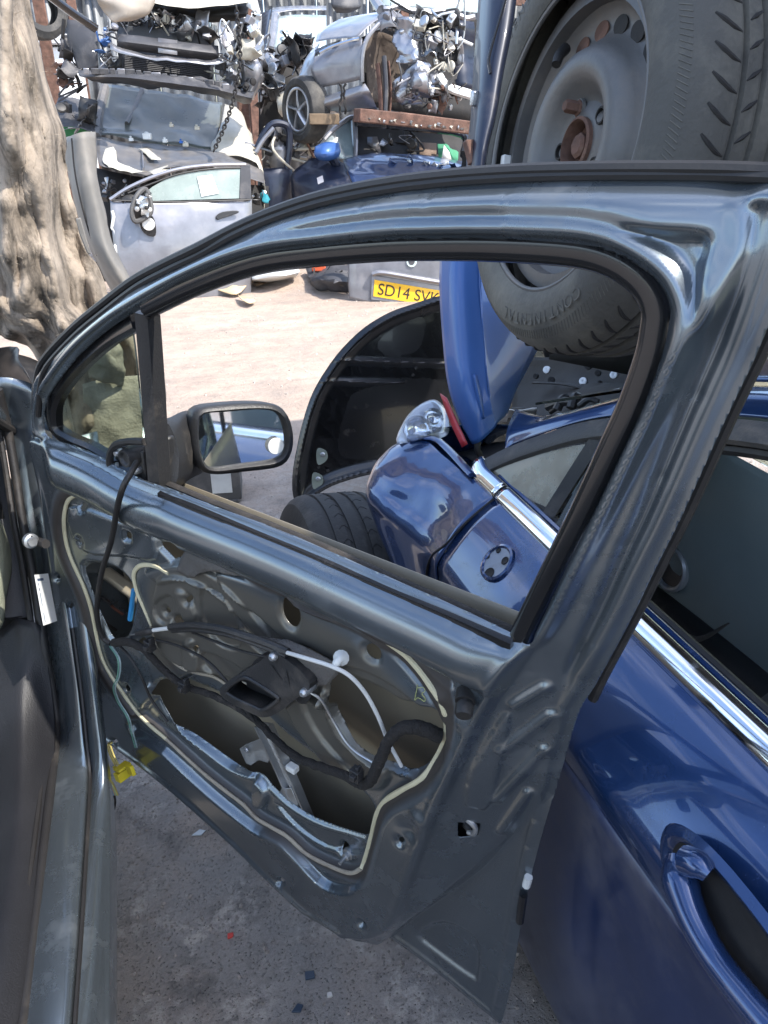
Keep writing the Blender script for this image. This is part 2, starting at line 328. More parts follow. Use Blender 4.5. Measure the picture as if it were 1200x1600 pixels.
fragment(310, 1302, [(-.016, -.004), (.006, -.010), (.018, .000), (.004, .008)], .003, M('clear shard', (.35, .38, .40), .15), 'plastic_fragment', 'pale clear plastic shard on the ground below the open door', 'fragment')
fragment(515, 1556, [(-.005, -.004), (.005, -.005), (.005, .004), (-.004, .005)], .005, M('pale stone', (.5, .47, .44), .8), 'stone', 'small pale stone on the ground near the dark chips', 'stone')
# ------------------------------------------------------------ grey car: the open door
car = empty('grey_car', (-.75, 1.2, 0), 'slate grey car at the left with its stripped driver door hanging open', 'car')
def sst(a, b, x):
    t = np.clip((x - a) / (b - a), 0, 1); return t * t * (3 - 2 * t)
def sdf(poly, U, Z, margin=.09):
    poly = np.asarray(poly, float); lo, hi = poly.min(0) - margin, poly.max(0) + margin
    out = np.full(U.shape, margin); sel = (U > lo[0]) & (U < hi[0]) & (Z > lo[1]) & (Z < hi[1])
    u, z = U[sel], Z[sel]; d2 = np.full(u.shape, 1e9); ins = np.zeros(u.shape, bool); n = len(poly)
    for i in range(n):
        a, b = poly[i], poly[(i + 1) % n]; ex, ez = b - a; wx, wz = u - a[0], z - a[1]
        t = np.clip((wx * ex + wz * ez) / (ex * ex + ez * ez + 1e-15), 0, 1); d2 = np.minimum(d2, (wx - ex * t) ** 2 + (wz - ez * t) ** 2)
        c = ((a[1] <= z) & (z < b[1])) | ((b[1] <= z) & (z < a[1]))
        if c.any(): ins ^= c & (wx * 1.0 < ex * (z - a[1]) / (ez if ez else 1e-15))
    s = np.sqrt(d2); s[ins] *= -1; out[sel] = np.minimum(s, margin) if False else s
    return out
def dpoly(pts, k=0., sm=4, closed=True):
    P = np.array([D(*p) if len(p) == 3 else D(p[0], p[1], k) for p in pts]); return crom(P, sm, closed) if sm > 1 else P
def linedist(pts, U, Z, k=0.):
    P = dpoly(pts, k, 4, False); d2 = np.full(U.shape, 1e9)
    lo, hi = P.min(0) - .08, P.max(0) + .08; sel = (U > lo[0]) & (U < hi[0]) & (Z > lo[1]) & (Z < hi[1]); u, z = U[sel], Z[sel]; e2 = np.full(u.shape, 1e9)
    for a, b in zip(P[:-1], P[1:]):
        ex, ez = b - a; wx, wz = u - a[0], z - a[1]; t = np.clip((wx * ex + wz * ez) / (ex * ex + ez * ez + 1e-15), 0, 1); e2 = np.minimum(e2, (wx - ex * t) ** 2 + (wz - ez * t) ** 2)
    d2[sel] = e2; return np.sqrt(d2)
def clipgrid(U, Z, Mk, H):
    """triangulated height field cut cleanly along mask = 0"""
    a, b = U.shape; idx = np.arange(a * b).reshape(a, b); u, z, m, h = (x.ravel().copy() for x in (U, Z, Mk, H))
    m[np.abs(m) < 1e-5] = 1e-5
    q = np.stack([idx[:-1, :-1], idx[:-1, 1:], idx[1:, 1:], idx[1:, :-1]], -1).reshape(-1, 4); inside = m > 0
    cnt = inside[q].sum(1); full = q[cnt == 4]; part = q[(cnt > 0) & (cnt < 4)]
    verts = [np.stack([u, z, h], 1)]; nv = [len(u)]; cache = {}
    extra, faces = [], [tuple(f) for f in full]
    def cut(i, j):
        key = (i, j) if i < j else (j, i)
        if key not in cache:
            t = m[i] / (m[i] - m[j]); cache[key] = nv[0]; nv[0] += 1; extra.append((u[i] + (u[j] - u[i]) * t, z[i] + (z[j] - z[i]) * t, h[i] + (h[j] - h[i]) * t))
        return cache[key]
    for f in part:
        poly = []
        for k in range(4):
            i, j = f[k], f[(k + 1) % 4]
            if inside[i]: poly.append(i)
            if inside[i] != inside[j]: poly.append(cut(i, j))
        if len(poly) > 2: faces.append(tuple(poly))
    V = np.vstack(verts + ([np.array(extra)] if extra else []))
    used = np.unique(np.concatenate([np.array(f) for f in faces])); mp = -np.ones(len(V), int); mp[used] = np.arange(len(used))
    return V[used], [tuple(mp[list(f)]) for f in faces]
OUT = [(60, 565, -.02), (105, 515, -.02), (150, 475, -.02), (200, 436, -.02), (250, 408, -.02), (300, 383, -.02), (360, 352, -.02), (420, 325, -.02), (500, 300, -.02), (600, 279, -.02), (700, 267, -.02), (800, 260, -.02), (900, 257, -.02), (1000, 256, -.02), (1120, 257, -.02), (1230, 262, -.03),
       (1262, 290, -.05), (1262, 360, -.06), (1235, 440, -.06), (1200, 530, -.06), (1145, 645, -.06), (1080, 790, -.065), (1040, 870, -.07), (995, 960, -.07), (945, 1050, -.075), (920, 1090, -.08), (895, 1165, -.085), (870, 1240, -.085), (840, 1340, -.08), (820, 1420, -.075), (805, 1500, -.072), (785, 1592, -.07),
       (765, 1588, -.07), (670, 1510, -.07), (612, 1468, -.07), (560, 1440, -.06), (530, 1461, -.01), (480, 1430, -.01), (415, 1370, -.01), (370, 1325, -.01), (280, 1245, -.01), (215, 1193, -.01), (165, 1150, -.015), (130, 1085, -.02), (108, 1010, -.02), (92, 930, -.02), (82, 850, -.02), (70, 770, -.02), (55, 700, -.02), (50, 640, -.02), (52, 600, -.02)]
FI = [(822, 1012), (840, 980), (880, 895), (925, 805), (970, 710), (1000, 645), (1030, 560), (1041, 510), (1042, 480), (1025, 445), (990, 415), (950, 395), (900, 383), (830, 378), (750, 375), (675, 375), (600, 377), (500, 387), (400, 400), (300, 435), (205, 487), (160, 517), (120, 552), (88, 590), (66, 625), (60, 660), (66, 684), (85, 693), (115, 702), (150, 718), (185, 738), (222, 756),
      (260, 768), (300, 785), (440, 838), (600, 908), (700, 952), (790, 995)]
BELT = [(66, 684), (115, 702), (150, 718), (185, 738), (222, 756), (260, 768), (300, 785), (440, 838), (600, 908), (700, 952), (822, 1012)]
RF = [(-80, 150), (1420, 150), (1420, 284), (1260, 288), (1190, 296), (1158, 312), (1157, 345), (1162, 375), (1156, 410), (1120, 482), (1072, 548), (1025, 640), (985, 722), (935, 828), (885, 930), (845, 1000), (805, 1035), (750, 1125), (715, 1195), (680, 1270), (650, 1345), (625, 1420), (607, 1455), (575, 1472), (530, 1466), (480, 1440), (400, 1500), (-80, 1500)]
BEAD_A = [(125, 772), (107, 781), (100, 810), (103, 845), (112, 875), (130, 915), (142, 950), (150, 990), (157, 1022), (167, 1045), (187, 1076), (220, 1120), (260, 1155)]
BEAD_B = [(260, 1155), (290, 1183), (320, 1210), (350, 1234), (380, 1257), (400, 1278), (425, 1293), (450, 1308), (480, 1335), (520, 1355), (548, 1364), (565, 1357)]
BEAD_C = [(565, 1357), (572, 1338), (580, 1308), (588, 1275), (600, 1253), (625, 1236), (660, 1215), (681, 1185), (696, 1150), (695, 1115), (675, 1075), (640, 1030), (600, 1000), (553, 973), (490, 947), (453, 925), (407, 907), (373, 890), (335, 868)]
BEAD_T = [(125, 772), (145, 774), (165, 786), (195, 802)]
REC = BEAD_A + BEAD_B[1:] + BEAD_C[1:] + [(300, 850), (250, 822), (195, 800), (160, 780)]
K1 = -.012
HOLES = [
 ([(130, 886), (152, 881), (178, 888), (200, 905), (210, 932), (207, 965), (197, 995), (176, 1000), (160, 972), (142, 928)], 3),
 ([(239, 1078), (255, 1062), (300, 1078), (360, 1105), (400, 1124), (440, 1160), (500, 1205), (553, 1246), (573, 1276), (567, 1316), (535, 1311), (480, 1290), (440, 1265), (412, 1238), (398, 1222), (375, 1213), (350, 1199), (300, 1162), (260, 1132), (242, 1104)], 3),
 ([(512, 1084), (522, 1056), (573, 1068), (633, 1101), (676, 1126), (687, 1150), (674, 1189), (641, 1215), (607, 1205), (573, 1190), (547, 1170), (527, 1140), (515, 1115)], 3),
 ([(446, 934), (456, 932), (468, 944), (473, 963), (467, 977), (455, 972), (446, 955)], 4),
 ([(576, 1006), (588, 1003), (598, 1014), (597, 1027), (586, 1026), (577, 1018)], 4),
 ([(245, 820), (290, 846), (284, 870), (270, 875), (250, 855)], 1),
 ([(276, 966), (281, 959), (292, 962), (298, 972), (295, 980), (283, 977)], 4),
 ([(213, 1003), (222, 998), (232, 1006), (236, 1020), (228, 1018), (217, 1012)], 4),
 ([(478, 1008), (492, 1013), (520, 1030), (517, 1034), (500, 1028), (482, 1018)], 3)]
for (cx, cy, rx, ry) in [(303, 932, 4, 5), (263, 953, 4, 5), (313, 1008, 3, 5), (130, 792, 5, 7), (128, 845, 4, 6), (197, 1077, 4, 6), (525, 1338, 4, 7), (632, 1307, 4, 5), (572, 1437, 4, 4), (446, 1370, 4, 4), (98, 898, 2, 3), (547, 1077, 7, 3), (187, 1154, 3, 3)]:
    HOLES.append(([(cx + rx * math.cos(t), cy + ry * math.sin(t)) for t in np.arange(8) * math.pi / 4], 2))
for (cx, cy) in [(198, 803), (203, 836), (288, 842)]: HOLES.append(([(cx - 4, cy - 6), (cx + 4, cy - 3), (cx + 4, cy + 6), (cx - 4, cy + 4)], 1))
HOLES.append(([(118, 938), (125, 950), (127, 972), (120, 985), (113, 970), (112, 950)], 3))
LATCH = [(725, 1272), (752, 1284), (746, 1306), (722, 1299)]
res = .0025
us = np.arange(-.16, 1.075, res); zs = np.arange(.165, 1.49, res); U, Z = np.meshgrid(us, zs, indexing='ij')
Pout = dpoly(OUT, 0, 3); Pfi = dpoly(FI, 0, 4); Prf = dpoly(RF, 0, 3); Prec = dpoly(REC, K1, 3)
dO = -sdf(Pout, U, Z, .5); dF = sdf(Pfi, U, Z, 2.); dR = sdf(Prf, U, Z, 2.); dC = sdf(Prec, U, Z, .3)
belt = dpoly(BELT, 0, 4, False); zb = np.interp(us, belt[:, 0], belt[:, 1])[:, None]; S = zb - Z              # distance below the waist line
low = sst(-.004, .004, S) * sst(.93, .80, U)                                                # 1 below the waist
frame = 1 - sst(-.004, .02, S)
H = np.zeros(U.shape)
# window frame: lip, bead, groove, sky-facing band, seal step
prof_x = np.array([0, .004, .009, .014, .019, .023, .030, .060, .10]); prof_h = np.array([-.012, -.004, .003, .002, -.004, -.003, -.001, -.015, -.032])
Hf = np.interp(dF, prof_x, prof_h)
Hf -= .016 * (1 - sst(.014, .028, dO)); Hf += .006 * np.exp(-((dO - .022) / .004) ** 2) * 0
# pressed triangle at the top rear corner
tri = sdf(dpoly([(962, 361), (1030, 358), (1094, 366), (1106, 382), (1100, 418), (1088, 472), (1078, 500), (1066, 462), (1046, 420), (1010, 388)], 0, 3), U, Z)
Hf -= .016 * (1 - sst(-.010, .003, tri))
H += Hf * frame
# waist roll
rr = np.clip((S - .052) / .036, -1, 1); roll = .024 * np.sqrt(np.clip(1 - rr ** 2, 0, 1)) * sst(-.075, -.01, U) * sst(.90, .78, U)
Hl = roll - .014 * (1 - sst(.008, .016, S)) + .006 * np.exp(-((S - .010) / .0025) ** 2)
# edges turn back
Hl -= .016 * (1 - sst(.004, .022, dO)) * sst(.60, .56, U)
Hl += .006 * np.exp(-((dO - .028) / .006) ** 2) * sst(.62, .55, U) * sst(.05, .2, S)
# lower ledge: deep step along the bottom below the sealant
led = sdf(dpoly([(205, 1128), (260, 1172), (330, 1236), (400, 1292), (425, 1302), (450, 1318), (500, 1372), (530, 1388), (560, 1388), (578, 1362), (590, 1325), (604, 1280), (625, 1258), (660, 1240), (700, 1190), (680, 1100), (500, 1100), (300, 1050)], K1, 3), U, Z, .3)
Hl -= .016 * (1 - sst(-.010, .004, led)) * sst(.02, .10, S)
# recess inside the sealant bead
Hl += K1 * (1 - sst(-.006, .004, dC)) * sst(.075, .10, S)
plateau = lambda pts, h, w=.004, sm=3: h * (1 - sst(-w, w * .3, sdf(dpoly(pts, K1, sm), U, Z)))
inner = np.zeros(U.shape)
inner += plateau([(110, 790), (190, 812), (240, 830), (245, 872), (200, 868), (130, 858)], .006)
inner += plateau([(250, 905), (300, 900), (360, 935), (385, 985), (440, 1040), (400, 1075), (330, 1050), (270, 1030), (245, 985)], .010, .005)
inner += plateau([(320, 915), (352, 925), (378, 975), (380, 1010), (345, 1000), (322, 960)], -.007)
inner += plateau([(325, 1013), (370, 1030), (405, 1062), (395, 1085), (345, 1058), (322, 1035)], -.007)
inner += plateau([(246, 940), (268, 925), (280, 938), (270, 972), (252, 965)], -.006)
inner += plateau([(282, 920), (298, 920), (318, 955), (315, 982), (300, 970)], .006, .006)
inner += plateau([(294, 1000), (312, 995), (322, 1030), (312, 1050), (296, 1035)], .006, .006)
inner += plateau([(400, 905), (470, 930), (560, 975), (610, 1005), (660, 1060), (690, 1110), (660, 1100), (600, 1058), (520, 1028), (460, 1005), (420, 970), (370, 930), (340, 890)], .009, .006)
inner += plateau([(230, 890), (300, 880), (370, 920), (430, 1000), (415, 1005), (360, 945), (300, 905), (250, 908)], .007, .006)
inner += plateau([(440, 1105), (505, 1085), (515, 1125), (545, 1172), (600, 1210), (588, 1240), (560, 1235), (500, 1195)], .014, .008)
inner += plateau([(468, 1098), (498, 1092), (520, 1150), (570, 1205), (555, 1215), (500, 1160)], -.006, .006)
inner += plateau([(390, 1225), (400, 1228), (412, 1250), (405, 1270), (388, 1258)], .012, .006)
inner += plateau([(420, 1262), (470, 1296), (560, 1325), (556, 1345), (500, 1335), (450, 1300)], -.006, .006)
inner += plateau([(300, 826), (420, 880), (560, 945), (700, 1030), (715, 1070), (640, 1010), (520, 945), (400, 893), (300, 850)], -.006, .008)
ridge = linedist([(236, 1072), (246, 1108), (270, 1142), (310, 1176), (352, 1208), (384, 1220)], U, Z, K1); inner += .009 * np.exp(-(ridge / .006) ** 2)
ridge = linedist([(506, 1082), (513, 1120), (530, 1150), (560, 1184), (610, 1212), (640, 1222)], U, Z, K1); inner += .008 * np.exp(-(ridge / .005) ** 2)
Hl += inner * sst(.06, .09, S)
# little stampings and dents round the latch corner
for (x, y, r, h) in [(690, 1090, .012, .006), (722, 1128, .010, .005), (640, 1300, .016, -.006), (655, 1280, .012, .006), (560, 1445, .016, -.004), (112, 798, .01, -.004)]:
    a, b = D(x, y); Hl += h * np.exp(-((U - a) ** 2 + (Z - b) ** 2) / r ** 2)
H += Hl * (1 - frame)
# shut face / pillar plane behind the raised panel
dist = np.clip(dR, 0, None); slope = np.interp(Z, [.2, .6, .95, 1.2, 1.45], [.50, .58, .46, .40, .55])
shut = -.014 - slope * dist
for a, b in (((827, 1075), (870, 1052)), ((805, 1150), (872, 1102)), ((785, 1235), (857, 1162)), ((785, 1295), (827, 1235))):
    rd = linedist([(*a,), ((a[0] + b[0]) / 2, (a[1] + b[1]) / 2), (*b,)], U, Z, -.06); shut += .007 * np.exp(-(rd / .0065) ** 2)
padp = sdf(dpoly([(742, 1190), (790, 1110), (800, 1130), (760, 1265), (738, 1262), (728, 1250)], -.03, 3), U, Z); shut += .005 * (1 - sst(-.006, .002, padp))
shut -= .010 * np.exp(-((dO - .030) / .005) ** 2) * sst(.92, 1.0, Z); shut += .004 * np.exp(-((dO - .016) / .006) ** 2)
# outer skin corner below the crease
crease = sdf(dpoly([(560, 1440), (607, 1460), (640, 1430), (690, 1395), (745, 1355), (800, 1305), (850, 1250), (950, 1300), (900, 1700), (500, 1700)], -.06, 1), U, Z, 1.)
tri2 = sdf(dpoly([(650, 1462), (690, 1440), (745, 1470), (748, 1528), (738, 1532), (690, 1498)], -.07, 3), U, Z)
skin = -.072 - .006 * (1 - sst(-.010, .004, tri2)) + .004 * np.exp(-((dO - .014) / .006) ** 2)
shut = shut + (skin - shut) * (1 - sst(-.010, .006, crease))
edge = sst(-.006, .006, dR); H = H * (1 - edge) + shut * edge
H += .004 * np.exp(-((dR + .006) / .006) ** 2) * sst(.30, .34, Z)
mask = np.minimum(dO, dF)
# spot welds along the flanges
def welds(P, inset, step, lo, hi):
    Q = resample(np.vstack([P, P[:1]]), int(np.linalg.norm(np.diff(P, axis=0), axis=1).sum() / step)); T = np.gradient(Q, axis=0); T /= np.linalg.norm(T, axis=1)[:, None] + 1e-9
    for q, t in zip(Q, T):
        for sg in (1, -1):
            c = q + sg * inset * np.array([-t[1], t[0]]); i, j = int(round((c[0] - us[0]) / res)), int(round((c[1] - zs[0]) / res))
            if not (6 < i < len(us) - 7 and 6 < j < len(zs) - 7) or not (lo < c[1] < hi): continue
            sl = (slice(i - 5, i + 6), slice(j - 5, j + 6)); H[sl] -= .0016 * np.exp(-(((U[sl] - c[0]) ** 2 + (Z[sl] - c[1]) ** 2) / .0042 ** 2))
welds(Pout, .012, .055, .2, .95); welds(Pfi, .034, .075, 1.0, 1.5); welds(Prf, .016, .05, .3, .95)
for pts, sm in HOLES:
    hs = sdf(dpoly(pts, K1, sm), U, Z); mask = np.minimum(mask, hs); H -= .007 * np.exp(-(np.abs(hs) / .0045) ** 2)
lh = sdf(dpoly(LATCH, -.045, 1), U, Z); mask = np.minimum(mask, lh)
for i in range(6):
    Hs = H.copy(); Hs[1:-1, 1:-1] = (H[1:-1, 1:-1] * 4 + H[2:, 1:-1] + H[:-2, 1:-1] + H[1:-1, 2:] + H[1:-1, :-2]) / 8; H = Hs if i < 1 else np.where((np.abs(dR) < .02) | (np.abs(tri) < .012) | ((U > .80) & (Z > 1.0) & (np.abs(dF) < .09)), Hs, H)
def hat(u, z):
    i = np.clip((u - us[0]) / res, 0, len(us) - 1.001); j = np.clip((z - zs[0]) / res, 0, len(zs) - 1.001); a, b = int(i), int(j); f, g_ = i - a, j - b
    return (H[a, b] * (1 - f) + H[a + 1, b] * f) * (1 - g_) + (H[a, b + 1] * (1 - f) + H[a + 1, b + 1] * f) * g_
def onsurf(pts, lift=0.):
    out = []
    for p in pts:
        k = K1
        for _ in range(4): k = .5 * k + .5 * hat(*D(p[0], p[1], k))
        out.append(DP(p[0], p[1], k + lift) )
    return np.array(out)
Vd, Fd = clipgrid(U, Z, mask, H)
Vw = DO + Vd[:, :1] * DU + Vd[:, 2:] * DN + Vd[:, 1:2] * EZ
def door_material():
    m = slate.copy(); m.name = 'door paint'; N, L = m.node_tree.nodes, m.node_tree.links; b = N['Principled BSDF']
    at = N.new('ShaderNodeAttribute'); at.attribute_name = 'inner'; at.attribute_type = 'GEOMETRY'
    r = N.new('ShaderNodeAttribute'); r.attribute_name = 'glue'; r.attribute_type = 'GEOMETRY'
    def over(sock, fac, val, isc):
        src = b.inputs[sock].links[0].from_socket if b.inputs[sock].links else None
        x = N.new('ShaderNodeMix'); x.data_type = 'RGBA' if isc else 'FLOAT'; L.new(fac, x.inputs['Factor'])
        if src: L.new(src, x.inputs['A'])
        else: x.inputs['A'].default_value = b.inputs[sock].default_value
        x.inputs['B'].default_value = (*val, 1) if isc else val; L.new(x.outputs['Result'], b.inputs[sock])
    over('Base Color', at.outputs['Fac'], (.135, .122, .098), True); over('Roughness', at.outputs['Fac'], .42, False); over('Metallic', at.outputs['Fac'], .55, False); over('Coat Weight', at.outputs['Fac'], .1, False)
    over('Base Color', r.outputs['Fac'], (.032, .024, .019), True); over('Roughness', r.outputs['Fac'], .65, False); over('Metallic', r.outputs['Fac'], 0., False); over('Coat Weight', r.outputs['Fac'], 0., False)
    return m
door = mk('door', Vw, Fd, door_material(), car, angle=55, solid=.0012)
tag(door, 'stripped front door swung open, inner panel showing, paint slate grey')
uu, zz = Vd[:, 0], Vd[:, 1]
# browner, less glossy tint in the middle of the panel, and the tar strip that held the membrane
pr = 1 - sst(-.05, -.02, sdf(dpoly([(215, 880), (300, 850), (430, 900), (560, 960), (690, 1090), (700, 1170), (600, 1270), (560, 1260), (420, 1150), (300, 1080), (230, 1060), (215, 960)], K1, 3), uu, zz, .2)); pr *= .85
gl = np.exp(-((sdf(Prec, uu, zz, .3) - .006) / .013) ** 4) * sst(.07, .09, np.interp(uu, belt[:, 0], belt[:, 1]) - zz)
wide = sdf(dpoly([(560, 965), (640, 1000), (690, 1040), (708, 1090), (712, 1130), (700, 1180), (690, 1140), (690, 1100), (660, 1055), (600, 1003)], 0, 3), uu, zz); gl = np.maximum(gl, 1 - sst(-.002, .003, wide))
gl = np.clip(gl, 0, 1) * .95
for nm, arr in (('inner', pr), ('glue', gl)):
    a_ = door.data.attributes.new(nm, 'FLOAT', 'POINT'); a_.data.foreach_set('value', arr.astype(np.float32))
def dline(pts, k=0., lift=0.): return np.array([DP(p[0], p[1], (p[2] if len(p) > 2 else k)) for p in pts]) + DN * lift
# outer skin seen through the openings (its painted face is turned away)
su = np.linspace(-.30, .84, 34); sz = np.linspace(.24, .95, 24)
G = [[DW(u, z, -.105 - .02 * math.sin((z - .24) / .725 * math.pi)) for z in sz] for u in su]
patch('outer_skin', G, skin_in, door, 1, 1, solid=.0015)
patch('hinge_face', [[DW(u, z, k) for z in (.30, .5, .75, .98)] for u, k in ((-.085, -.02), (-.092, -.07), (-.085, -.12))], slate, door, 3, 3)
patch('bottom_face', [[DW(u, .262 + .03 * (u < .1), k) for u in (-.05, .2, .45, .62)] for k in (-.02, -.06, -.115)], slate, door, 3, 3)
box('side_impact_bar', DW(.33, .62, -.082), (.86, .03, .012), skin_in, door, np.array([DU * .985 + EZ * -.17, DN, EZ * .985 + DU * .17]), bevel=.008)
# rubber window channel
ch = [(226, 482), (300, 446), (400, 410), (500, 396), (600, 388), (675, 386), (750, 386), (830, 389), (900, 395), (945, 406), (980, 424), (1008, 450), (1023, 482), (1022, 512), (1012, 560), (985, 635), (955, 700), (908, 802), (864, 890), (820, 978), (808, 1003)]
tube('window_channel', dline(ch, -.012), .014, gloss_black, door, 12, 5, up=DN, prof=[(-.0125, -.018), (.0125, -.018), (.0135, -.004), (.010, .004), (.003, .0075), (-.006, .006), (-.0125, -.002)])
tube('channel_lip', dline([(p[0] - (0 if i < 13 else 9), p[1] + (15 if i < 12 else 4)) for i, p in enumerate(ch)], -.02), .004, rubber, door, 8, 4)
# seals round the outside of the frame
top = [(54, 640), (57, 595), (68, 562), (112, 514), (158, 476), (208, 438), (258, 411), (308, 387), (366, 357), (426, 331), (503, 306), (602, 286), (700, 274), (800, 267), (900, 264), (1000, 263), (1120, 264), (1225, 268)]
tube('door_seal', onsurf(top, .003), .0060, rubber, door, 8, 5)
tube('door_seal', onsurf([(x + (6 if i < 8 else 1), y + 10) for i, (x, y) in enumerate(top)], .002), .0050, rubber, door, 8, 5)
tube('seal_edge_trim', onsurf([(x, y - 4) for x, y in top], .0), .0035, slate, door, 8, 5)
side = [(1258, 350), (1232, 440), (1198, 528), (1142, 645), (1077, 790), (1037, 870), (992, 960), (944, 1050), (924, 1092)]
tube('pillar_seal', dline([(x + 2, y, -.066 - .01 * i / 8) for i, (x, y) in enumerate(side)]), .0062, rubber, door, 8, 5)
# waist line: fuzzy outer strip, glossy blade, rail
wl_ = [(250, 752), (300, 772), (440, 828), (520, 862), (600, 898), (700, 941), (800, 986)]
tube('outer_waist_seal', dline(wl_, -.035), .006, rubber_d, door, 8, 5, up=EZ, prof=[(-.007, -.045), (.006, -.045), (.006, .002), (.002, .005), (-.003, .005), (-.007, .002)], jit=.0003)
tube('inner_waist_seal', dline([(x + 2, y + 19) for x, y in wl_], -.006), .005, gloss_black, door, 8, 5, up=EZ, prof=[(-.008, -.012), (.007, -.012), (.007, .003), (0, .006), (-.008, .003)])
# quarter light: divider bar, glass, bezel
dv = [(222, 488, -.02), (228, 560, -.02), (234, 640, -.02), (238, 700, -.02), (243, 764, -.02)]
tube('quarter_divider', dline(dv), .01, plastic, door, 8, 4, up=DN, prof=[(-.013, -.02), (.010, -.02), (.010, .004), (.005, .009), (-.006, .007), (-.013, .002)])
tube('divider_rubber', dline([(x + 12, y, -.03) for x, y, _ in dv]), .006, rubber, door, 8, 4)
qg = [(204, 512), (212, 560), (219, 630), (224, 690), (226, 752), (196, 740), (165, 724), (130, 704), (98, 672), (90, 640), (95, 610), (120, 572), (155, 540), (185, 520)]
glass = bpy.data.materials.new('tinted glass'); glass.use_nodes = True; gb = glass.node_tree.nodes['Principled BSDF']
gb.inputs['Base Color'].default_value = (.48, .54, .46, 1); gb.inputs['Roughness'].default_value = .03; gb.inputs['Transmission Weight'].default_value = 1; gb.inputs['IOR'].default_value = 1.12; gb.inputs['Specular IOR Level'].default_value = .5
plate('quarter_glass', dline(qg, -.035), .003, glass, door, nrm=-DN, sm=3)
tube('quarter_bezel', dline([(206, 500), (165, 524), (128, 556), (98, 590), (80, 622), (77, 652), (84, 676), (108, 694), (140, 708), (172, 727), (205, 746)], -.018), .012, gloss_black, door, 10, 5, up=DN, prof=[(-.016, -.015), (.013, -.020), (.014, -.006), (.004, .002), (-.010, .004), (-.016, -.002)])
# mirror mount block and its cable
tube('mirror_gasket', dline([(172, 735), (172, 712), (180, 696), (200, 690), (226, 690)], -.010), .006, rubber, door, 8, 5)
lathe('mirror_boss', [(.0, .012), (.008, .012), (.011, .016), (.014, .016), (.016, .0), (.018, -.02), (0, -.02)], DP(207, 712, -.018), DN, plastic, door, 24)
for x, y in ((186, 707), (183, 728), (214, 735)): lathe('mount_screw', [(0, .008), (.004, .008), (.006, .004), (.006, -.006)], DP(x, y, -.016), DN, steel, door, 10)
box('mount_plate', DP(205, 722, -.026), (.075, .008, .055), plastic, door, np.array([DU, DN, EZ]), .003)
tube('mirror_cable', dline([(214, 722, .0), (205, 738, .02), (192, 762, .036), (183, 795, .034), (174, 845, .022), (160, 890, .012), (153, 930, .006), (152, 965, .0), (160, 995, -.006), (172, 1005, -.01)]), .0048, rubber, door, 10, 6)
# sealant beads
for nm, pts, r, mt_ in (('sealant_bead', BEAD_T[::-1] + BEAD_A[1:], .0042, cream), ('sealant_bead', BEAD_B, .004, cream_d), ('sealant_bead', BEAD_C, .0042, cream)):
    Q = onsurf(crom(np.array(pts, float), 5), .0022); rr_ = r * (1 + .18 * np.array([mnoise.noise(Vector(p * 45)) for p in Q]))
    V, Fc = tube_geo(Q, rr_, 8, flat=.8, up=DN); mk(nm, V, Fc, mt_, door)
Q = onsurf([(262, 896), (240, 884), (219, 884), (209, 897), (213, 922), (223, 947), (236, 978), (245, 1006), (262, 1026), (285, 1044), (310, 1052), (335, 1058), (360, 1075), (382, 1096)], .0025)
tube('inner_sealant_bead', Q[:7], [.003, .004, .0042, .0042, .004, .0035, .003], cream, door, 8, 5, flat=.7, up=DN)
tube('inner_sealant_bead', Q[6:], .0032, cream_d, door, 8, 5, flat=.7, up=DN)
for x, y, s in ((165, 786, .006), (178, 792, .005), (190, 800, .004)):
    V, Fc = patch_geo([[DP(x + i * 5, y + j * 3 + i * 2, K1 + .006 - .004 * (abs(i) + abs(j))) for j in (-1, 0, 1)] for i in (-1, 0, 1)], 4, 4, .002, 80); mk('sealant_scrap', V, Fc, cream_d, door, solid=.002)
# torn membrane foam
def sheet(name, rows, mat, k, disp=.003, seed=0, solid=.004):
    return patch(name, [[DP(x, y, k + (b if len(q) > 2 else 0)) for q in row for (x, y, b) in [(q[0], q[1], q[2] if len(q) > 2 else 0)]] for row in rows], mat, door, 5, 5, disp, 60, seed, solid=solid)
sheet('torn_membrane', [[(295, 854), (330, 862), (352, 880), (378, 892)], [(284, 872), (318, 880, .006), (344, 890, .006), (375, 898)], [(276, 892), (300, 902), (325, 890), (372, 898)]], foam, .004, seed=1)
sheet('torn_membrane', [[(350, 985), (420, 998), (455, 1003), (490, 1018), (530, 1040)], [(390, 1000), (430, 1008, .01), (465, 1022, .012), (495, 1038, .008), (528, 1052)], [(440, 1022), (452, 1030), (478, 1048), (486, 1072), (512, 1068)]], foam, .010, seed=4)
# speaker-cup moulding
cup = [(345, 1078), (360, 1064), (380, 1052), (408, 1034), (422, 1022), (436, 1024), (460, 1040), (480, 1060), (482, 1076), (462, 1090), (436, 1110), (414, 1119), (394, 1113), (362, 1097), (349, 1088)]
op = [(354, 1079), (368, 1065), (384, 1059), (402, 1068), (430, 1086), (434, 1094), (412, 1109), (396, 1104), (366, 1090)]
def ring_geo(A, B, fa, fb):
    A, B = resample(np.vstack([A, A[:1]]), 61)[:-1], resample(np.vstack([B, B[:1]]), 61)[:-1]
    j = np.argmin(np.linalg.norm(B - A[0], axis=1)); B = np.roll(B, -j, 0); n = 60
    V = np.vstack([A + fa, A, B, B + fb]); Fc = []
    for r_ in range(3): Fc += [(r_ * n + i, r_ * n + (i + 1) % n, (r_ + 1) * n + (i + 1) % n, (r_ + 1) * n + i) for i in range(n)]
    return V, Fc
V, Fc = ring_geo(crom(dline(cup, .030), 4, True), crom(dline(op, .034), 4, True), -DN * .032, -DN * .030); mk('pull_handle_cup', V, Fc, plastic, door, solid=.002, angle=35)
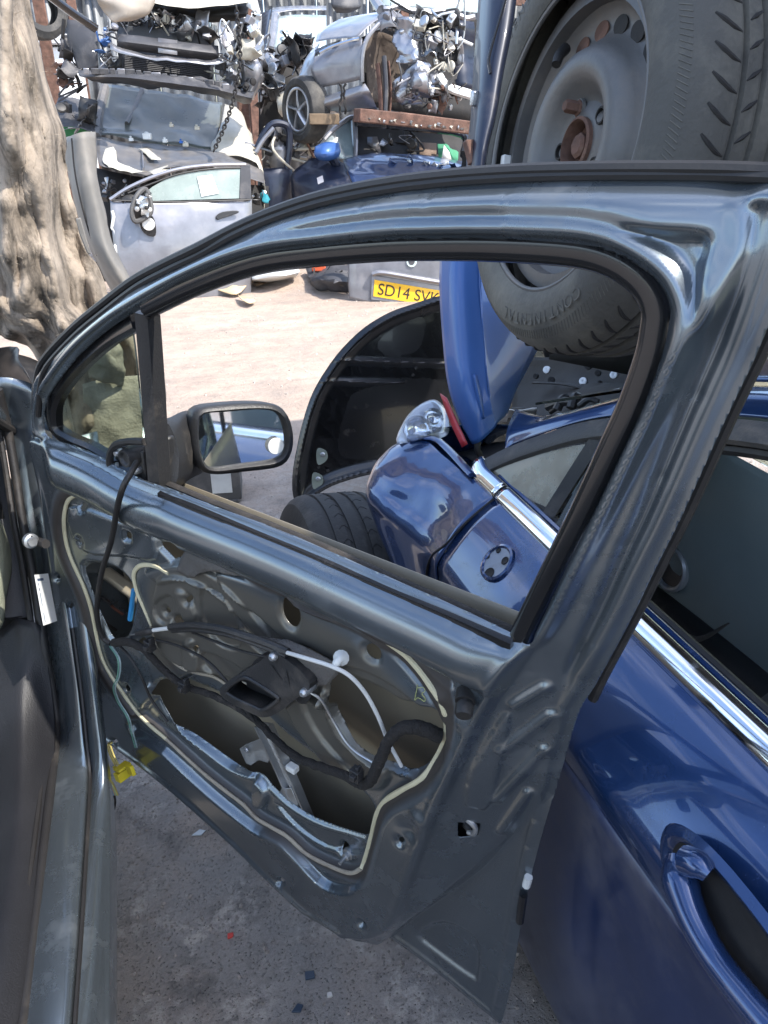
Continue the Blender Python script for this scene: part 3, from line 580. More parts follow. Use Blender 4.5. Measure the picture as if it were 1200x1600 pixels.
V, Fc = plate_geo(dline([(384, 1060), (402, 1068), (432, 1087), (434, 1094), (412, 1109), (400, 1095), (386, 1075)], .006), .002, -DN); o = mk('cup_floor', V, Fc, plastic, door); fixn(o)
tube('cup_rim', dline(op, .036), .0032, plastic, door, 8, 4, closed=True)
for a, b in (((424, 1040), (440, 1062)), ((446, 1048), (452, 1072)), ((412, 1052), (425, 1072))): V, Fc = plate_geo([DP(*a, .034), DP(*b, .034), DP(*b, .006), DP(*a, .006)], .0015, DU); o = mk('cup_rib', V, Fc, plastic, door); fixn(o)
for x, y in ((427, 1026), (475, 1082)): lathe('cup_screw', [(0, .006), (.0035, .006), (.0055, .004), (.0065, 0), (.0065, -.02)], DP(x, y, .034), DN, steel, door, 14)
# cables
tube('latch_cable_end', dline([(204, 992, .006), (222, 990, .010)]), .0014, steel, door, 6, 1)
tube('cable_ferrule', dline([(214, 990, .010), (224, 988, .011), (233, 986, .012), (240, 985, .012)]), [.0045, .0065, .0065, .004], plastic, door, 10, 4)
tube('cable_sheath', dline([(238, 985, .012), (252, 983, .012), (270, 981, .014)]), .0036, white_p, door, 8, 4)
tube('cable_conduit', dline([(266, 980, .016), (300, 977, .020), (345, 982, .024), (385, 994, .026), (420, 1006, .028), (450, 1019, .028)]), .006, plastic, door, 8, 6)
tube('cable_conduit', dline([(270, 985, .014), (305, 984, .018), (350, 990, .022), (390, 1002, .026), (448, 1024, .026)]), .0045, plastic, door, 8, 6)
tube('cable_sheath', dline([(446, 1019, .030), (480, 1029, .032), (515, 1040, .032), (545, 1055, .026), (570, 1082, .014), (590, 1118, .0), (605, 1155, -.015), (618, 1180, -.025), (630, 1202, -.032)]), .0029, white_p, door, 8, 6)
tube('cable_tip', dline([(627, 1198, -.030), (642, 1216, -.038)]), .0042, plastic, door, 8, 1)
for q_, r_c, m_c in (([(300, 988, .012), (330, 1000, .016), (380, 1018, .020), (430, 1030, .024), (470, 1046, .026)], .0022, rubber), ([(244, 1000, .008), (275, 1008, .010), (320, 1030, .012), (352, 1062, .014), (372, 1092, .010), (398, 1128, .0)], .0024, rubber), ([(470, 1075, .02), (500, 1092, .012), (520, 1125, .004), (548, 1168, .004), (590, 1196, .006)], .0022, steel), ([(188, 1010, .004), (205, 1030, .008), (222, 1060, .006), (236, 1092, .0), (262, 1128, -.006)], .0026, rubber)): tube('thin_cable', dline(q_), r_c, m_c, door, 8, 6)
plate('carrier_plate', crom(dline([(392, 1040), (424, 1014), (458, 1016), (496, 1034), (512, 1052), (492, 1074), (478, 1100), (462, 1092), (482, 1062), (440, 1030)], .012), 3, True), .003, plastic, door, .0008, -DN)
# wiring loom in rough tape
LOOM = dline([(178, 1004, -.004), (200, 1003, .006), (222, 1012, .012), (240, 1030, .010), (262, 1052, .004), (290, 1072, .0), (330, 1086, -.006), (370, 1104, -.008), (405, 1130, -.008), (430, 1155, -.006), (462, 1182, 0), (500, 1198, .008), (540, 1212, .012), (562, 1224, .012), (578, 1220, .014), (592, 1192, .014), (606, 1160, .010), (628, 1138, .004), (658, 1138, -.006), (690, 1150, -.022)])
tube('wiring_loom', LOOM, [.008, .008, .007, .0065, .0065, .006, .006, .006, .006, .006, .0065, .007, .007, .008, .0085, .0085, .008, .009, .010, .010], loomt, door, 10, 6, jit=.0006)
for x, y, k in ((557, 1210, .022), (288, 1072, .010), (234, 1008, .012)):
    V, Fc = merge([box_geo(DP(x, y, k), (.016, .014, .02), np.array([DU, DN, EZ])), box_geo(DP(x - 4, y + 4, k + .008), (.009, .012, .009), np.array([DU, DN, EZ])), box_geo(DP(x + 3, y - 7, k), (.005, .01, .012), np.array([DU, DN, EZ]))]); mk('loom_clip', V, Fc, plastic, door, bevel=.001)
# window regulator
rail = [(401, 1132), (428, 1140), (493, 1290), (466, 1281)]
tube('regulator_rail', [DP(413, 1132, -.035), DP(450, 1212, -.04), DP(480, 1284, -.045)], .01, steel, door, n=3, up=DN, prof=[(-.017, -.006), (.017, -.006), (.017, .010), (.013, .010), (.012, 0), (.003, 0), (0, .006), (-.003, 0), (-.012, 0), (-.013, .010), (-.017, .010)], angle=25)
plate('regulator_bracket', dline([(374, 1170), (384, 1163), (412, 1152), (424, 1180), (418, 1192), (404, 1188), (392, 1196), (384, 1193)], -.040), .002, steel, door, .0008, -DN)
plate('regulator_bracket', dline([(433, 1242), (440, 1232), (455, 1232), (466, 1258), (448, 1266), (438, 1256)], -.034), .003, steel, door, .0008, -DN)
plate('regulator_bracket', dline([(450, 1180), (474, 1184), (462, 1205), (452, 1204)], -.046), .002, steel, door, .0008, -DN)
for x, y in ((385, 1172), (441, 1246), (449, 1254)): lathe('bracket_hole_rim', [(.0025, -.001), (.0025, .003), (.005, .003), (.006, 0)], DP(x, y, -.036), DN, steel, door, 12)
box('glass_shoe', DP(457, 1200, -.036), (.020, .014, .012), white_p, door, np.array([DU, DN, EZ]), .002)
lathe('rubber_plug', [(.006, -.006), (.0065, .001), (.0065, .002), (0, .003)], DP(524, 1338, -.03), DN, rust, door, 14)
lathe('stud', [(0, .024), (.003, .024), (.0034, .010), (.007, .009), (.007, .004), (.011, .003), (.011, -.003), (0, -.003)], DP(545, 1334, -.030), DN, steel, door, 12)
tube('white_clip', [DP(520, 1042, .026), DP(526, 1036, .024), DP(531, 1030, .020), DP(533, 1028, .014)], [.003, .006, .0045, .011], white_p, door, 12, 3)
box('paper_scrap', DP(553, 1308, -.05), (.022, .002, .016), white_p, door, np.array([DU, DN, EZ]), .0005)
# latch, bump stop, hinge-side bits
box('latch', DP(736, 1290, -.078), (.055, .03, .052), darkhole, door, np.array([DU, DN, EZ]), .004)
tube('latch_claw', [DP(730, 1280, -.036), DP(742, 1292, -.038), DP(741, 1302, -.042), DP(732, 1300, -.044)], .0042, steel, door, 8, 4)
tube('latch_claw', [DP(726, 1286, -.05), DP(735, 1296, -.048)], .006, plastic, door, 8, 1)
lathe('bump_stop', [(0, .030), (.009, .030), (.011, .027), (.011, .016), (.0085, .015), (.0085, .012), (.012, .011), (.012, -.004)], DP(728, 1084, .0), DN * .8 + DU * .4 - EZ * .3, rubber, door, 18)
tube('hem_stop', [DP(826, 1370, -.066), DP(822, 1384, -.066)], .006, white_p, door, 8, 1)
tube('hem_stop', [DP(818, 1398, -.064), DP(812, 1440, -.064)], .006, gloss_black, door, 8, 1)
tube('chalk_mark', dline([(652, 1070), (651, 1078), (648, 1094), (653, 1090), (663, 1096), (664, 1091), (659, 1084), (664, 1080), (661, 1074), (652, 1075)], K1 + .0118), .0005, M('yellow chalk', (.34, .36, .14), .8), door, 5, 3)
tube('blue_tube', dline([(203, 968, -.02), (206, 945, -.018), (209, 922, -.016)]), .0046, M('blue tube', (.03, .20, .42), .35), door, 8, 2)
for k, (x, y, Y) in enumerate([(160, 935, -.07), (178, 950, -.08), (168, 975, -.07), (190, 920, -.085)]):
    tube('inner_wire', [DP(x - 12, y - 14, Y), DP(x, y, Y + .01), DP(x + 14, y + 10, Y)], .003, [rubber, M('brown wire', (.14, .05, .03), .5), rubber, M('tan wire', (.25, .18, .10), .5)][k], door, 6, 4)
for k, (dx, cc) in enumerate(((0, (.12, .26, .20)), (3, (.26, .34, .34)))):
    tube('loose_wire', dline([(172 + dx, 1010, .0), (184 + dx, 1030, .014), (184 + dx, 1055, .016), (177 + dx, 1075, .010), (184 + dx, 1097, .004), (198 + dx, 1120, .006), (205 + dx, 1145, .004), (211 + dx, 1168, .002)]), .0014, M('wire colour', cc, .4), door, 6, 6)
# rubber boot between door and pillar
tube('grommet', dline([(117, 935), (126, 950), (128, 972), (121, 990), (112, 975), (111, 950)], -.010), .005, rubber, door, 8, 5, closed=True)
tube('grommet_sleeve', dline([(119, 962, -.02), (112, 980, -.012), (104, 1000, -.02), (107, 1035, -.03), (114, 1052, -.03)]), [.011, .014, .013, .011, .010], loomt, door, 10, 6)
for k, cc in enumerate(((.5, .12, .10), (.08, .18, .5), (.45, .38, .10))): tube('loom_wire', dline([(112 + 3 * k, 1046, -.028), (114 + 3 * k, 1060, -.030)]), .0018, M('loom wire colour', cc, .4), door, 6, 2)
tube('loom_tail', dline([(116, 1056, -.03), (112, 1085, -.035), (114, 1115, -.03), (126, 1136, -.025)]), .0075, loomt, door, 8, 6)
tube('loom_tail', dline([(120, 1056, -.03), (124, 1090, -.03), (132, 1115, -.03)]), .004, loomt, door, 8, 5)
V, Fc = merge([box_geo(DP(110, 1153, -.02), (.030, .02, .014), np.array([DU, DN, EZ])), box_geo(DP(116, 1150, -.012), (.014, .01, .018), np.array([DU, DN, EZ]))]); mk('black_connector', V, Fc, plastic, door, bevel=.002)
# yellow airbag plug on its wires
V, Fc = merge([box_geo(DP(194, 1208, .03), (.036, .018, .020), axes(DU * .9 + EZ * .25)), box_geo(DP(191, 1198, .03), (.030, .022, .005), axes(DU * .9 + EZ * .25)), box_geo(DP(204, 1203, .034), (.008, .02, .022), axes(DU * .9 + EZ * .25)), box_geo(DP(183, 1202, .03), (.006, .024, .010), axes(DU * .9 + EZ * .25))]); mk('yellow_connector', V, Fc, yellow_p, door, bevel=.0015)
for k, cc in enumerate(((.55, .50, .42), (.10, .28, .50), (.42, .22, .12), (.25, .42, .25), (.5, .42, .14))):
    tube('plug_wire', dline([(170 + 1.5 * k, 1160, .02), (158 - 2 * k, 1172 + k, .05), (152 + 2 * k, 1192 + 2 * k, .055), (160 + 2 * k, 1212 + k, .05), (172 + k, 1224, .04), (176 + 2 * k, 1242, .03)]), .0021, M('plug wire colour', cc, .4), door, 6, 5)
for k in range(3): tube('plug_wire', dline([(166 + 3 * k, 1163, -.02), (172 + 3 * k, 1180, -.02), (180 + 3 * k, 1196, -.02)]), .0016, MATS['plug wire colour'], door, 6, 4)
tube('plug_loom', dline([(176, 1236, .03), (180, 1254, .03), (173, 1280, .03)]), .0026, loomt, door, 6, 4)
# door mirror on the far side
def mir(x, y, k): return DP(x, y, k)
KM = -.20
ringo = [(303, 655), (312, 640), (345, 634), (400, 631), (435, 636), (452, 655), (458, 688), (451, 716), (432, 730), (380, 737), (335, 741), (314, 732), (303, 700)]
glasso = [(310, 660), (318, 646), (350, 643), (400, 639), (428, 643), (441, 660), (446, 690), (440, 710), (424, 719), (380, 725), (335, 731), (320, 724), (311, 698)]
mn = np.array([.20, -.972, .11]); mn /= np.linalg.norm(mn)
mc = DP(380, 688, KM)
def onm(x, y, t): return onp_(x, y, mc + mn * t, mn)
RO = crom(np.array([onm(x, y, 0) for x, y in ringo]), 4, True); GO = crom(np.array([onm(x, y, -.004) for x, y in glasso]), 4, True)
RO = resample(np.vstack([RO, RO[:1]]), 49)[:-1]; GO = resample(np.vstack([GO, GO[:1]]), 49)[:-1]
cen = RO.mean(0); back = -mn
rows = [GO - mn * .004, GO + mn * .004, RO * .35 + GO * .65 + mn * .007, RO + mn * .001]
base_c = DP(262, 712, -.10)
for t, s in ((.12, 1.03), (.4, 1.0), (.65, .88), (.88, .62), (1, .15)):
    rows.append(cen + (RO - cen) * s + back * (.085 * t) + (base_c - cen) * (.10 * t * t))
V = np.vstack(rows); n_ = 48; Fc = [(r_ * n_ + i, r_ * n_ + (i + 1) % n_, (r_ + 1) * n_ + (i + 1) % n_, (r_ + 1) * n_ + i) for r_ in range(len(rows) - 1) for i in range(n_)]
mirh = mk('mirror_housing', V, Fc, plastic, door, angle=60); fixn(mirh)
mirror_m = M('mirror glass', (.62, .64, .66), .03, 1., 0, dust=.10, dustcol=(.30, .28, .25), dscale=26, var=.02)
plate('mirror_glass', GO - mn * .002, .003, mirror_m, door, nrm=-mn)
V, Fc = lathe_geo([(0, .0015), (.014, .0015), (.015, 0)], onm(431, 697, .001), mn, seg=20); mk('mirror_sticker', V, Fc, white_p, door)
tube('mirror_arm', [DP(254, 716, -.045), DP(268, 710, -.085), DP(288, 698, -.14), DP(312, 690, KM - .04)], .04, plastic, door, n=4, up=EZ, prof=[(.026 * math.cos(t), .060 * math.sin(t)) for t in np.arange(12) * math.pi / 6])
plate('mirror_base', dline([(250, 684), (258, 684), (266, 754), (250, 758)], -.045), .02, plastic, door, .006, -DN)
# ------------------------------------------------------------ grey car: pillar, sill, trim
def xl(pts, X, n=40):
    return resample(crom(np.array([WX(p[0], p[1], p[2] if len(p) > 2 else X) for p in pts]), 6), n)
L_trim_in = xl([(-60, 1660), (-20, 1480), (8, 1330), (20, 1230), (26, 1130), (22, 1040), (17, 972)], -.335)
L_trim_out = xl([(12, 1660), (40, 1450), (62, 1290), (72, 1190), (74, 1120), (66, 1050), (52, 972)], -.285)
L_seal = xl([(20, 1680), (37, 1590), (60, 1400), (82, 1205), (88, 1150), (88, 1122), (80, 1068), (69, 1012), (58, 944), (47, 875), (36, 820), (24, 740), (10, 660), (-8, 590)], -.275, 60)
L_in = xl([(28, 1680), (44, 1590), (66, 1400), (88, 1210), (94, 1150), (93, 1118), (86, 1060), (76, 1000), (66, 940), (55, 872), (44, 815), (32, 735), (18, 655), (0, 590)], -.268, 60)
L_mid = xl([(98, 1690), (104, 1600), (120, 1400), (132, 1215), (128, 1165), (120, 1085), (110, 1010), (100, 940), (91, 870), (82, 800), (72, 730), (62, 660), (50, 600)], -.215, 60)
L_gro = L_mid + np.array([.004, 0, -.012]); L_gro2 = L_mid + np.array([.012, 0, -.012])
L_out = xl([(163, 1690), (162, 1600), (165, 1400), (166, 1262), (160, 1190), (150, 1110), (142, 1030), (132, 960), (122, 890), (112, 820), (100, 740), (88, 670), (72, 610)], -.178, 60)
L_out2 = L_out + np.array([.006, .01, -.02]); L_low = L_out + np.array([.0, .0, -.10]); L_low2 = L_out + np.array([-.05, .0, -.16])
def loft(name, Ls, mat, parent, sm=3, solid=.0015, angle=50):
    n = max(len(l) for l in Ls); G = np.stack([resample(l, n) for l in Ls], 0)
    return patch(name, [list(r) for r in G], mat, parent, sm, 1, solid=solid, angle=angle)
loft('sill', [L_in + np.array([-.02, 0, -.01]), L_in, (L_in + L_mid) / 2 + np.array([0, 0, .004]), L_mid, L_gro, L_gro2, (L_gro2 + L_out) / 2 + np.array([0, 0, .008]), L_out, L_out2, L_low, L_low2], slate, car, 4)
loft('sill_trim', [L_trim_in + np.array([-.06, 0, -.05]), L_trim_in, (L_trim_in + L_trim_out) / 2 + np.array([0, -.004, .010]), L_trim_out, L_trim_out + np.array([.012, 0, -.012])], trim, car, 5)
tube('door_aperture_seal', L_seal[::2], .0085, rubber, car, 10, 3)
tube('seal_lip', L_seal[::2] + np.array([-.016, 0, .006]), .006, rubber, car, 8, 3)
tube('sill_groove_rubber', (L_gro[:40:2] + L_gro2[:40:2]) / 2 + np.array([0, 0, .002]), .0035, rubber, car, 6, 2)
# upright trim beside the dash, fabric corner, dark cabin behind
plate('kick_panel', [WX(17, 968, -.33), WX(54, 965, -.29), WX(46, 905, -.29), WX(36, 830, -.29), WX(22, 760, -.30), WX(0, 700, -.31), WX(-40, 700, -.36), WX(-40, 968, -.40)], .01, trim, car, .004, nrm=(-.6, .8, 0))
fabric = M('pale green fabric', (.20, .21, .155), .95, var=.2, bump=.5, bscale=300)
patch('dash_side_cloth', [[WX(-30, 770, -.36), WX(0, 772, -.335), WX(12, 815, -.325)], [WX(-30, 870, -.36), WX(0, 870, -.325), WX(22, 850, -.318)], [WX(-30, 990, -.36), WX(0, 985, -.335), WX(10, 925, -.328)]], fabric, car, 5, 5, .004, 20)
patch('cabin_floor', [[np.array([x, y, .30 + .06 * (x < -.9)]) for x in (-1.5, -1.0, -.6, -.36)] for y in (-1.2, 0, .8, 1.5)], plastic, car, 3, 3, .01, 5)
patch('bulkhead', [[np.array([x, 1.62 + .05 * math.sin(x * 3), z]) for x in (-1.6, -1.0, -.6, -.32)] for z in (.25, .5, .75, .95)], plastic, car, 3, 3, .01, 5)
tube('seat_frame', [np.array([-.42, .5, .33]), np.array([-.40, .8, .38]), np.array([-.42, 1.05, .36])], .02, plastic, car, 8, 5)
patch('dashboard', [[np.array([x, y, z]) for x in (-1.55, -.95, -.42, -.34)] for (y, z) in ((1.55, .98), (1.36, .97), (1.24, .90), (1.26, .74), (1.4, .62))], plastic, car, 4, 4, .006, 4)
# front wing, A-pillar, roof rail, screen surround
ap = [np.array([-.30, 1.70, .90]), np.array([-.345, 1.42, 1.08]), np.array([-.40, 1.02, 1.28]), np.array([-.47, .62, 1.40]), np.array([-.52, .1, 1.455]), np.array([-.54, -.6, 1.44]), np.array([-.52, -1.3, 1.36])]
tube('a_pillar', ap, [.05, .048, .045, .045, .05, .05, .05], slate, car, 14, 6, flat=.75)
tube('roof_seal', [p + np.array([.045, -.01, -.022]) for p in ap], .009, rubber, car, 8, 6)
patch('wing_top_dark', [[WX(60, 620, -.20), np.array([-.215, 2.0, .86]), np.array([-.235, 2.4, .80])], [WX(30, 566, -.225), np.array([-.30, 2.0, .915]), np.array([-.32, 2.45, .86])], [WX(-8, 545, -.29), np.array([-.42, 2.0, .95]), np.array([-.44, 2.45, .89])], [np.array([-.70, 1.68, 1.0]), np.array([-.72, 2.0, .985]), np.array([-.74, 2.45, .93])]], rubber, car, 6, 6)  # wing top coloured black, standing for the screen seal and shade there
patch('front_wing', [[WX(60, 620, -.20), np.array([-.215, 2.0, .86]), np.array([-.235, 2.4, .80])], [np.array([-.19, 1.66, .62]), np.array([-.19, 2.0, .62]), np.array([-.23, 2.4, .62])], [np.array([-.20, 1.60, .3]), np.array([-.2, 1.8, .36]), np.array([-.24, 2.4, .4])]], slate, car, 5, 5)
patch('roof', [[np.array([x, y, z - .05 * abs(x + 1.05) ** 2]) for x in (-.52, -.8, -1.1, -1.5)] for (y, z) in ((.55, 1.44), (.1, 1.48), (-.6, 1.47), (-1.4, 1.38))], slate, car, 4, 4)
patch('rear_side', [[np.array([x, y, z]) for y in (-.15, -.5, -1.0, -1.5)] for (x, z) in ((-.46, 1.0), (-.40, .92), (-.37, .7), (-.38, .45), (-.42, .22))], slate, car, 4, 4)
tube('b_pillar', [np.array([-.40, -.12, .40]), np.array([-.42, -.14, .9]), np.array([-.52, -.10, 1.43])], [.05, .055, .045], slate, car, 12, 5)
# type label on the pillar, check strap, hinge
stk = M('label print', (.66, .67, .66), .5, var=.05)
n_, l_ = stk.node_tree.nodes, stk.node_tree.links; b_ = n_['Principled BSDF']; t_ = n_.new('ShaderNodeTexCoord'); bk = n_.new('ShaderNodeTexBrick'); bk.inputs['Scale'].default_value = 1; bk.inputs['Brick Width'].default_value = .021; bk.inputs['Row Height'].default_value = .0045; bk.inputs['Mortar Size'].default_value = .0012
bk.inputs['Color1'].default_value = (.10, .13, .20, 1); bk.inputs['Color2'].default_value = (.45, .48, .52, 1); bk.inputs['Mortar'].default_value = (.62, .63, .62, 1)
mp_ = n_.new('ShaderNodeMapping'); mp_.inputs['Rotation'].default_value = (R(90), R(-75), 0); l_.new(t_.outputs['Object'], mp_.inputs[0]); l_.new(mp_.outputs[0], bk.inputs['Vector']); 
sk = [WX(51, 896, -.243), WX(72, 894, -.230), WX(86, 968, -.226), WX(65, 975, -.241)]
sk = [p + np.array([.004, -.006, 0]) for p in sk]
o = plate('type_label', sk, .0008, stk, car); lab = o
c_ = np.mean(sk, 0); e1 = sk[1] - sk[0]; e2 = sk[3] - sk[0]; pn = np.cross(e1, e2); pn /= np.linalg.norm(pn); pn = pn if pn @ (C0 - c_) > 0 else -pn
ink = M('label ink', (.07, .10, .17), .6); ink2 = M('label bar', (.22, .26, .34), .6)
for v0, v1, u0, u1, mm in ((.08, .13, .1, .55, ink), (.17, .22, .1, .8, ink2), (.27, .32, .1, .5, ink), (.36, .62, .1, .8, ink2), (.68, .72, .2, .7, ink), (.76, .95, .1, .75, ink2)):
    q = [sk[0] + e1 * u0 + e2 * v0, sk[0] + e1 * u1 + e2 * v0, sk[0] + e1 * u1 + e2 * v1, sk[0] + e1 * u0 + e2 * v1]; plate('label_print', [p + pn * .0006 for p in q], .0004, mm, lab, nrm=-pn)
tube('check_strap', [WX(44, 842, -.232), WX(58, 846, -.222), WX(72, 850, -.205)], .008, darkhole, car, 8, 3)
lathe('check_strap_bolt', [(0, .014), (.008, .014), (.009, .010), (.013, .008), (.013, 0)], WX(46, 844, -.232), (.5, -.85, .1), steel, car, 16)
# ------------------------------------------------------------ blue car parked alongside, nose away
bcar = empty('blue_car', (1.35, .6, 0), 'stripped deep blue car at the right with chrome waist strip and empty mirror mount', 'car')
ROWS = [  # z, x for the door body, from waist to sill
 (.862, .592), (.850, .570), (.825, .540), (.795, .515), (.768, .496), (.750, .484), (.732, .479), (.70, .482), (.60, .486), (.45, .487), (.30, .492), (.15, .51), (.08, .535)]
ycols = [-1.6, -1.0, -.5, -.1, .2, .45, .7, .95, 1.165]
G = [[np.array([x + .02 * max(0, -y) * .3, y, z - (.010 * max(0, -y))]) for y in ycols] for z, x in ROWS]
patch('front_door_lower', G[7:], blue_dirty, bcar, 4, 4, .002, 4, solid=.0015)
V, Fc = patch_geo(G[:8], 5, 8)
V[:, 0] += np.array([.0025 * mnoise.noise(Vector(p * 5)) for p in V])
zz_ = [r[0] for r in ROWS][::-1]; xx_ = [r[1] for r in ROWS][::-1]
mc_ = min((WX(778, 880, X) for X in np.linspace(.46, .60, 280)), key=lambda p: abs(p[0] - np.interp(p[2], zz_, xx_)))
mk('front_door', V, Fc, blue, bcar, angle=60, solid=.0015)
# front wing from the door gap to the headlamp
def wcol(yoff, pts): return pts
wg = []
for (z, x), k in zip(ROWS, range(len(ROWS))):
    gap = 1.1665
    nose = np.interp(z, [.05, .35, .50, .58, .64, .70, .78, .83, .862], [1.19, 1.20, 1.22, 1.31, 1.45, 1.53, 1.565, 1.56, 1.52])
    row = []
    for t in (0, .25, .5, .72, .88, .97, 1.0):
        y = gap + (nose - gap) * t; bul = -.030 * float(sst(.2, .9, np.array(t))) * np.interp(z, [.3, .55, .70, .80, .862], [.2, .6, 1, 1.2, .3])
        tuck = np.interp(t, [0, .72, .88, .97, 1.0], [0, 0, .004, .022, .055]) * np.interp(z, [.05, .5, .862], [1, 1, .5])
        hollow = .022 * math.exp(-((t - .35) / .18) ** 2) * math.exp(-((z - .77) / .05) ** 2)
        row.append(np.array([x + bul + tuck + hollow - .012 * t, y, z]))
    wg.append(row)
patch('front_wing', wg, blue, bcar, 5, 6, .004, 7, 2, solid=.0015, angle=60)
patch('wing_front_face', [[r[-1] for r in wg[::2]], [r[-1] + np.array([.05, .02, 0]) for r in wg[::2]], [r[-1] + np.array([.14, .04, -.01]) for r in wg[::2]], [r[-1] + np.array([.28, .06, -.04]) for r in wg[::2]]], blue, bcar, 4, 3)
tube('wing_top_rail', [WZ(738, 742, .868), WZ(690, 692, .868), WZ(665, 684, .865), WZ(640, 684, .855)], .010, blue, bcar, 8, 5, flat=.5)
# waist strip
wst = [np.array([.600, y, .872]) for y in (-1.5, -.6, 0, .4, .8, 1.10, 1.22)] + [WZ(735, 740, .874), WZ(728, 726, .885)]
cpf = [(.592, .858), (.590, .866), (.594, .874), (.602, .881), (.612, .885), (.618, .882)]
patch('chrome_waist_strip', [[np.array([x, y, z]) for y in (-1.5, -.6, 0, .4, .8, 1.10, 1.162)] for x, z in cpf], chrome, bcar, 3, 4, solid=.002)
patch('chrome_waist_strip', [[np.array([x + (.010 if y > 1.28 else 0), y, z + (.004 if y > 1.28 else 0)]) for y in (1.170, 1.22, 1.26, 1.30)] for x, z in cpf], chrome, bcar, 3, 4, solid=.002)
tube('waist_rubber', [p + np.array([.026, 0, .006]) for p in wst[:7]], .007, blue, bcar, 8, 4)
tube('waist_rubber', [p + np.array([.040, 0, .004]) for p in wst[:7]], .008, rubber, bcar, 8, 4)
tube('door_gap', [np.array([.588, 1.166, .862]), np.array([.536, 1.166, .822]), np.array([.500, 1.176, .775]), np.array([.480, 1.205, .73]), np.array([.481, 1.228, .65]), np.array([.486, 1.232, .5])], .0026, darkhole, bcar, 6, 5)
# mirror mount: dish, rim and holes
sl_ = (np.interp(mc_[2] + .02, zz_, xx_) - np.interp(mc_[2] - .02, zz_, xx_)) / .04
dn_ = np.array([-1, 0, sl_]); dn_ /= np.linalg.norm(dn_); mcp = mc_ + dn_ * .004
dish = M('mirror mount primer', (.20, .22, .26), .4, .5, 0, dust=.3, dustcol=(.12, .11, .10), dscale=30)
for nm, pr_, mt_ in (('mirror_mount_rim', [(.036, -.004), (.035, .001), (.031, .0025), (.028, .0)], blue), ('mirror_mount_dish', [(.029, -.0005), (.015, -.0015), (0, -.0015)], dish)):
    V, Fc = lathe_geo(pr_, mcp, dn_, seg=36); mk(nm, V, Fc, mt_, bcar)
for x, y, r in ((764, 896, .0095), (789, 876, .0065), (779, 860, .0045), (762, 870, .004), (783, 898, .003)):
    p = onp_(x, y, mcp - dn_ * .0005, dn_); lathe('mount_hole', [(r * 1.2, .0002), (r * 1.05, .0012), (r, .0006), (r * .9, .0002), (0, .0002)], p, dn_, darkhole, bcar, 16)
# door pull handle: scooped cup with grip
hc = WX(1125, 1445, .476)
hn = np.array([-1, 0, .12]); hn /= np.linalg.norm(hn); hax = axes(hn, (0, .5, .87))
def oval(c, n_, a, b, dirv, k=40, sq=2.4):
    d = dirv / np.linalg.norm(dirv); e = np.cross(n_, d); out = []
    for i in range(k):
        t = 2 * math.pi * i / k; ct, st_ = math.cos(t), math.sin(t); out.append(c + d * a * np.sign(ct) * abs(ct) ** (2 / sq) + e * b * np.sign(st_) * abs(st_) ** (2 / sq))
    return np.array(out)
hd = np.array([0, -1, -.02])
hc = WX(1142, 1450, .479)
rowsH = [oval(hc - hn * .004, hn, .118, .052, hd), oval(hc + hn * .004, hn, .108, .044, hd), oval(hc + hn * .002, hn, .100, .038, hd), oval(hc - hn * .006, hn, .094, .033, hd)]
V = np.vstack(rowsH); Fc = [(r_ * 40 + i, r_ * 40 + (i + 1) % 40, (r_ + 1) * 40 + (i + 1) % 40, (r_ + 1) * 40 + i) for r_ in range(3) for i in range(40)]
mk('door_handle', V, Fc, blue, bcar, angle=60)
plate('handle_recess', oval(hc - hn * .003, hn, .100, .036, hd), .003, darkhole, bcar, nrm=-hn)
tube('handle_grip', [WX(x, y, X) for x, y, X in ((1058, 1340, .474), (1062, 1375, .464), (1080, 1430, .458), (1115, 1495, .456), (1165, 1560, .456), (1230, 1635, .460), (1270, 1680, .474))], [.012, .020, .017, .015, .015, .016, .012], blue, bcar, 12, 5)
tube('handle_grip_pad', [WX(x, y, X) for x, y, X in ((1074, 1345, .468), (1092, 1352, .470), (1108, 1366, .474))], [.016, .015, .010], blue, bcar, 12, 4)
# A-pillar, cant rail, roof and glass
Tr = [WX(735, 742, .607), WX(790, 714, .64), WX(850, 692, .668), WX(905, 676, .692), WX(965, 668, .715), WX(1040, 668, .738), WX(1150, 674, .757), WX(1260, 690, .77), WX(1400, 720, .78)]
tube('window_frame_trim', Tr, .017, plastic_g, bcar, 8, 4, up=(-.5, -.3, .8), prof=[(-.019, -.006), (.019, -.006), (.019, .004), (.014, .007), (-.014, .007), (-.019, .004)])
Ro = [p + np.array([.016, .012, .016]) for p in Tr]
Rt = [WX(805, 640, .72), WX(845, 650, .72), WX(880, 645, .74), WX(930, 632, .77), WX(985, 618, .79), WX(1050, 606, .815), WX(1150, 603, .83), WX(1260, 606, .84), WX(1400, 612, .85)]
Ro[0] = WX(788, 715, .64)
Rin = [p + np.array([.10, .06, .012]) for p in Rt]
patch('roof_rail', [Ro, [(a + b) / 2 + np.array([-.010, -.008, .010]) for a, b in zip(Ro, Rt)], Rt], blue, bcar, 6, 4, solid=.002)
patch('roof', [[p + np.array([dx, dx * .3, .006 + .10 * dx - .05 * dx * dx]) for dx in (0.004, .12, .25, .38)] for p in Rt[4:]], blue, bcar, 4, 4)
plate('windscreen', [Rt[1] + np.array([.02, .06, 0]), Rt[4] + np.array([.02, .02, 0]), Rt[4] + np.array([1.0, .1, .06]), Rt[1] + np.array([1.0, .2, 0])], .005, glass, bcar)
qgl = [WX(755, 745, .612), WX(800, 722, .640), WX(850, 708, .662), WX(912, 694, .690), WX(920, 706, .690), WX(870, 780, .655), WX(842, 824, .622), WX(815, 800, .615), WX(780, 768, .612)]
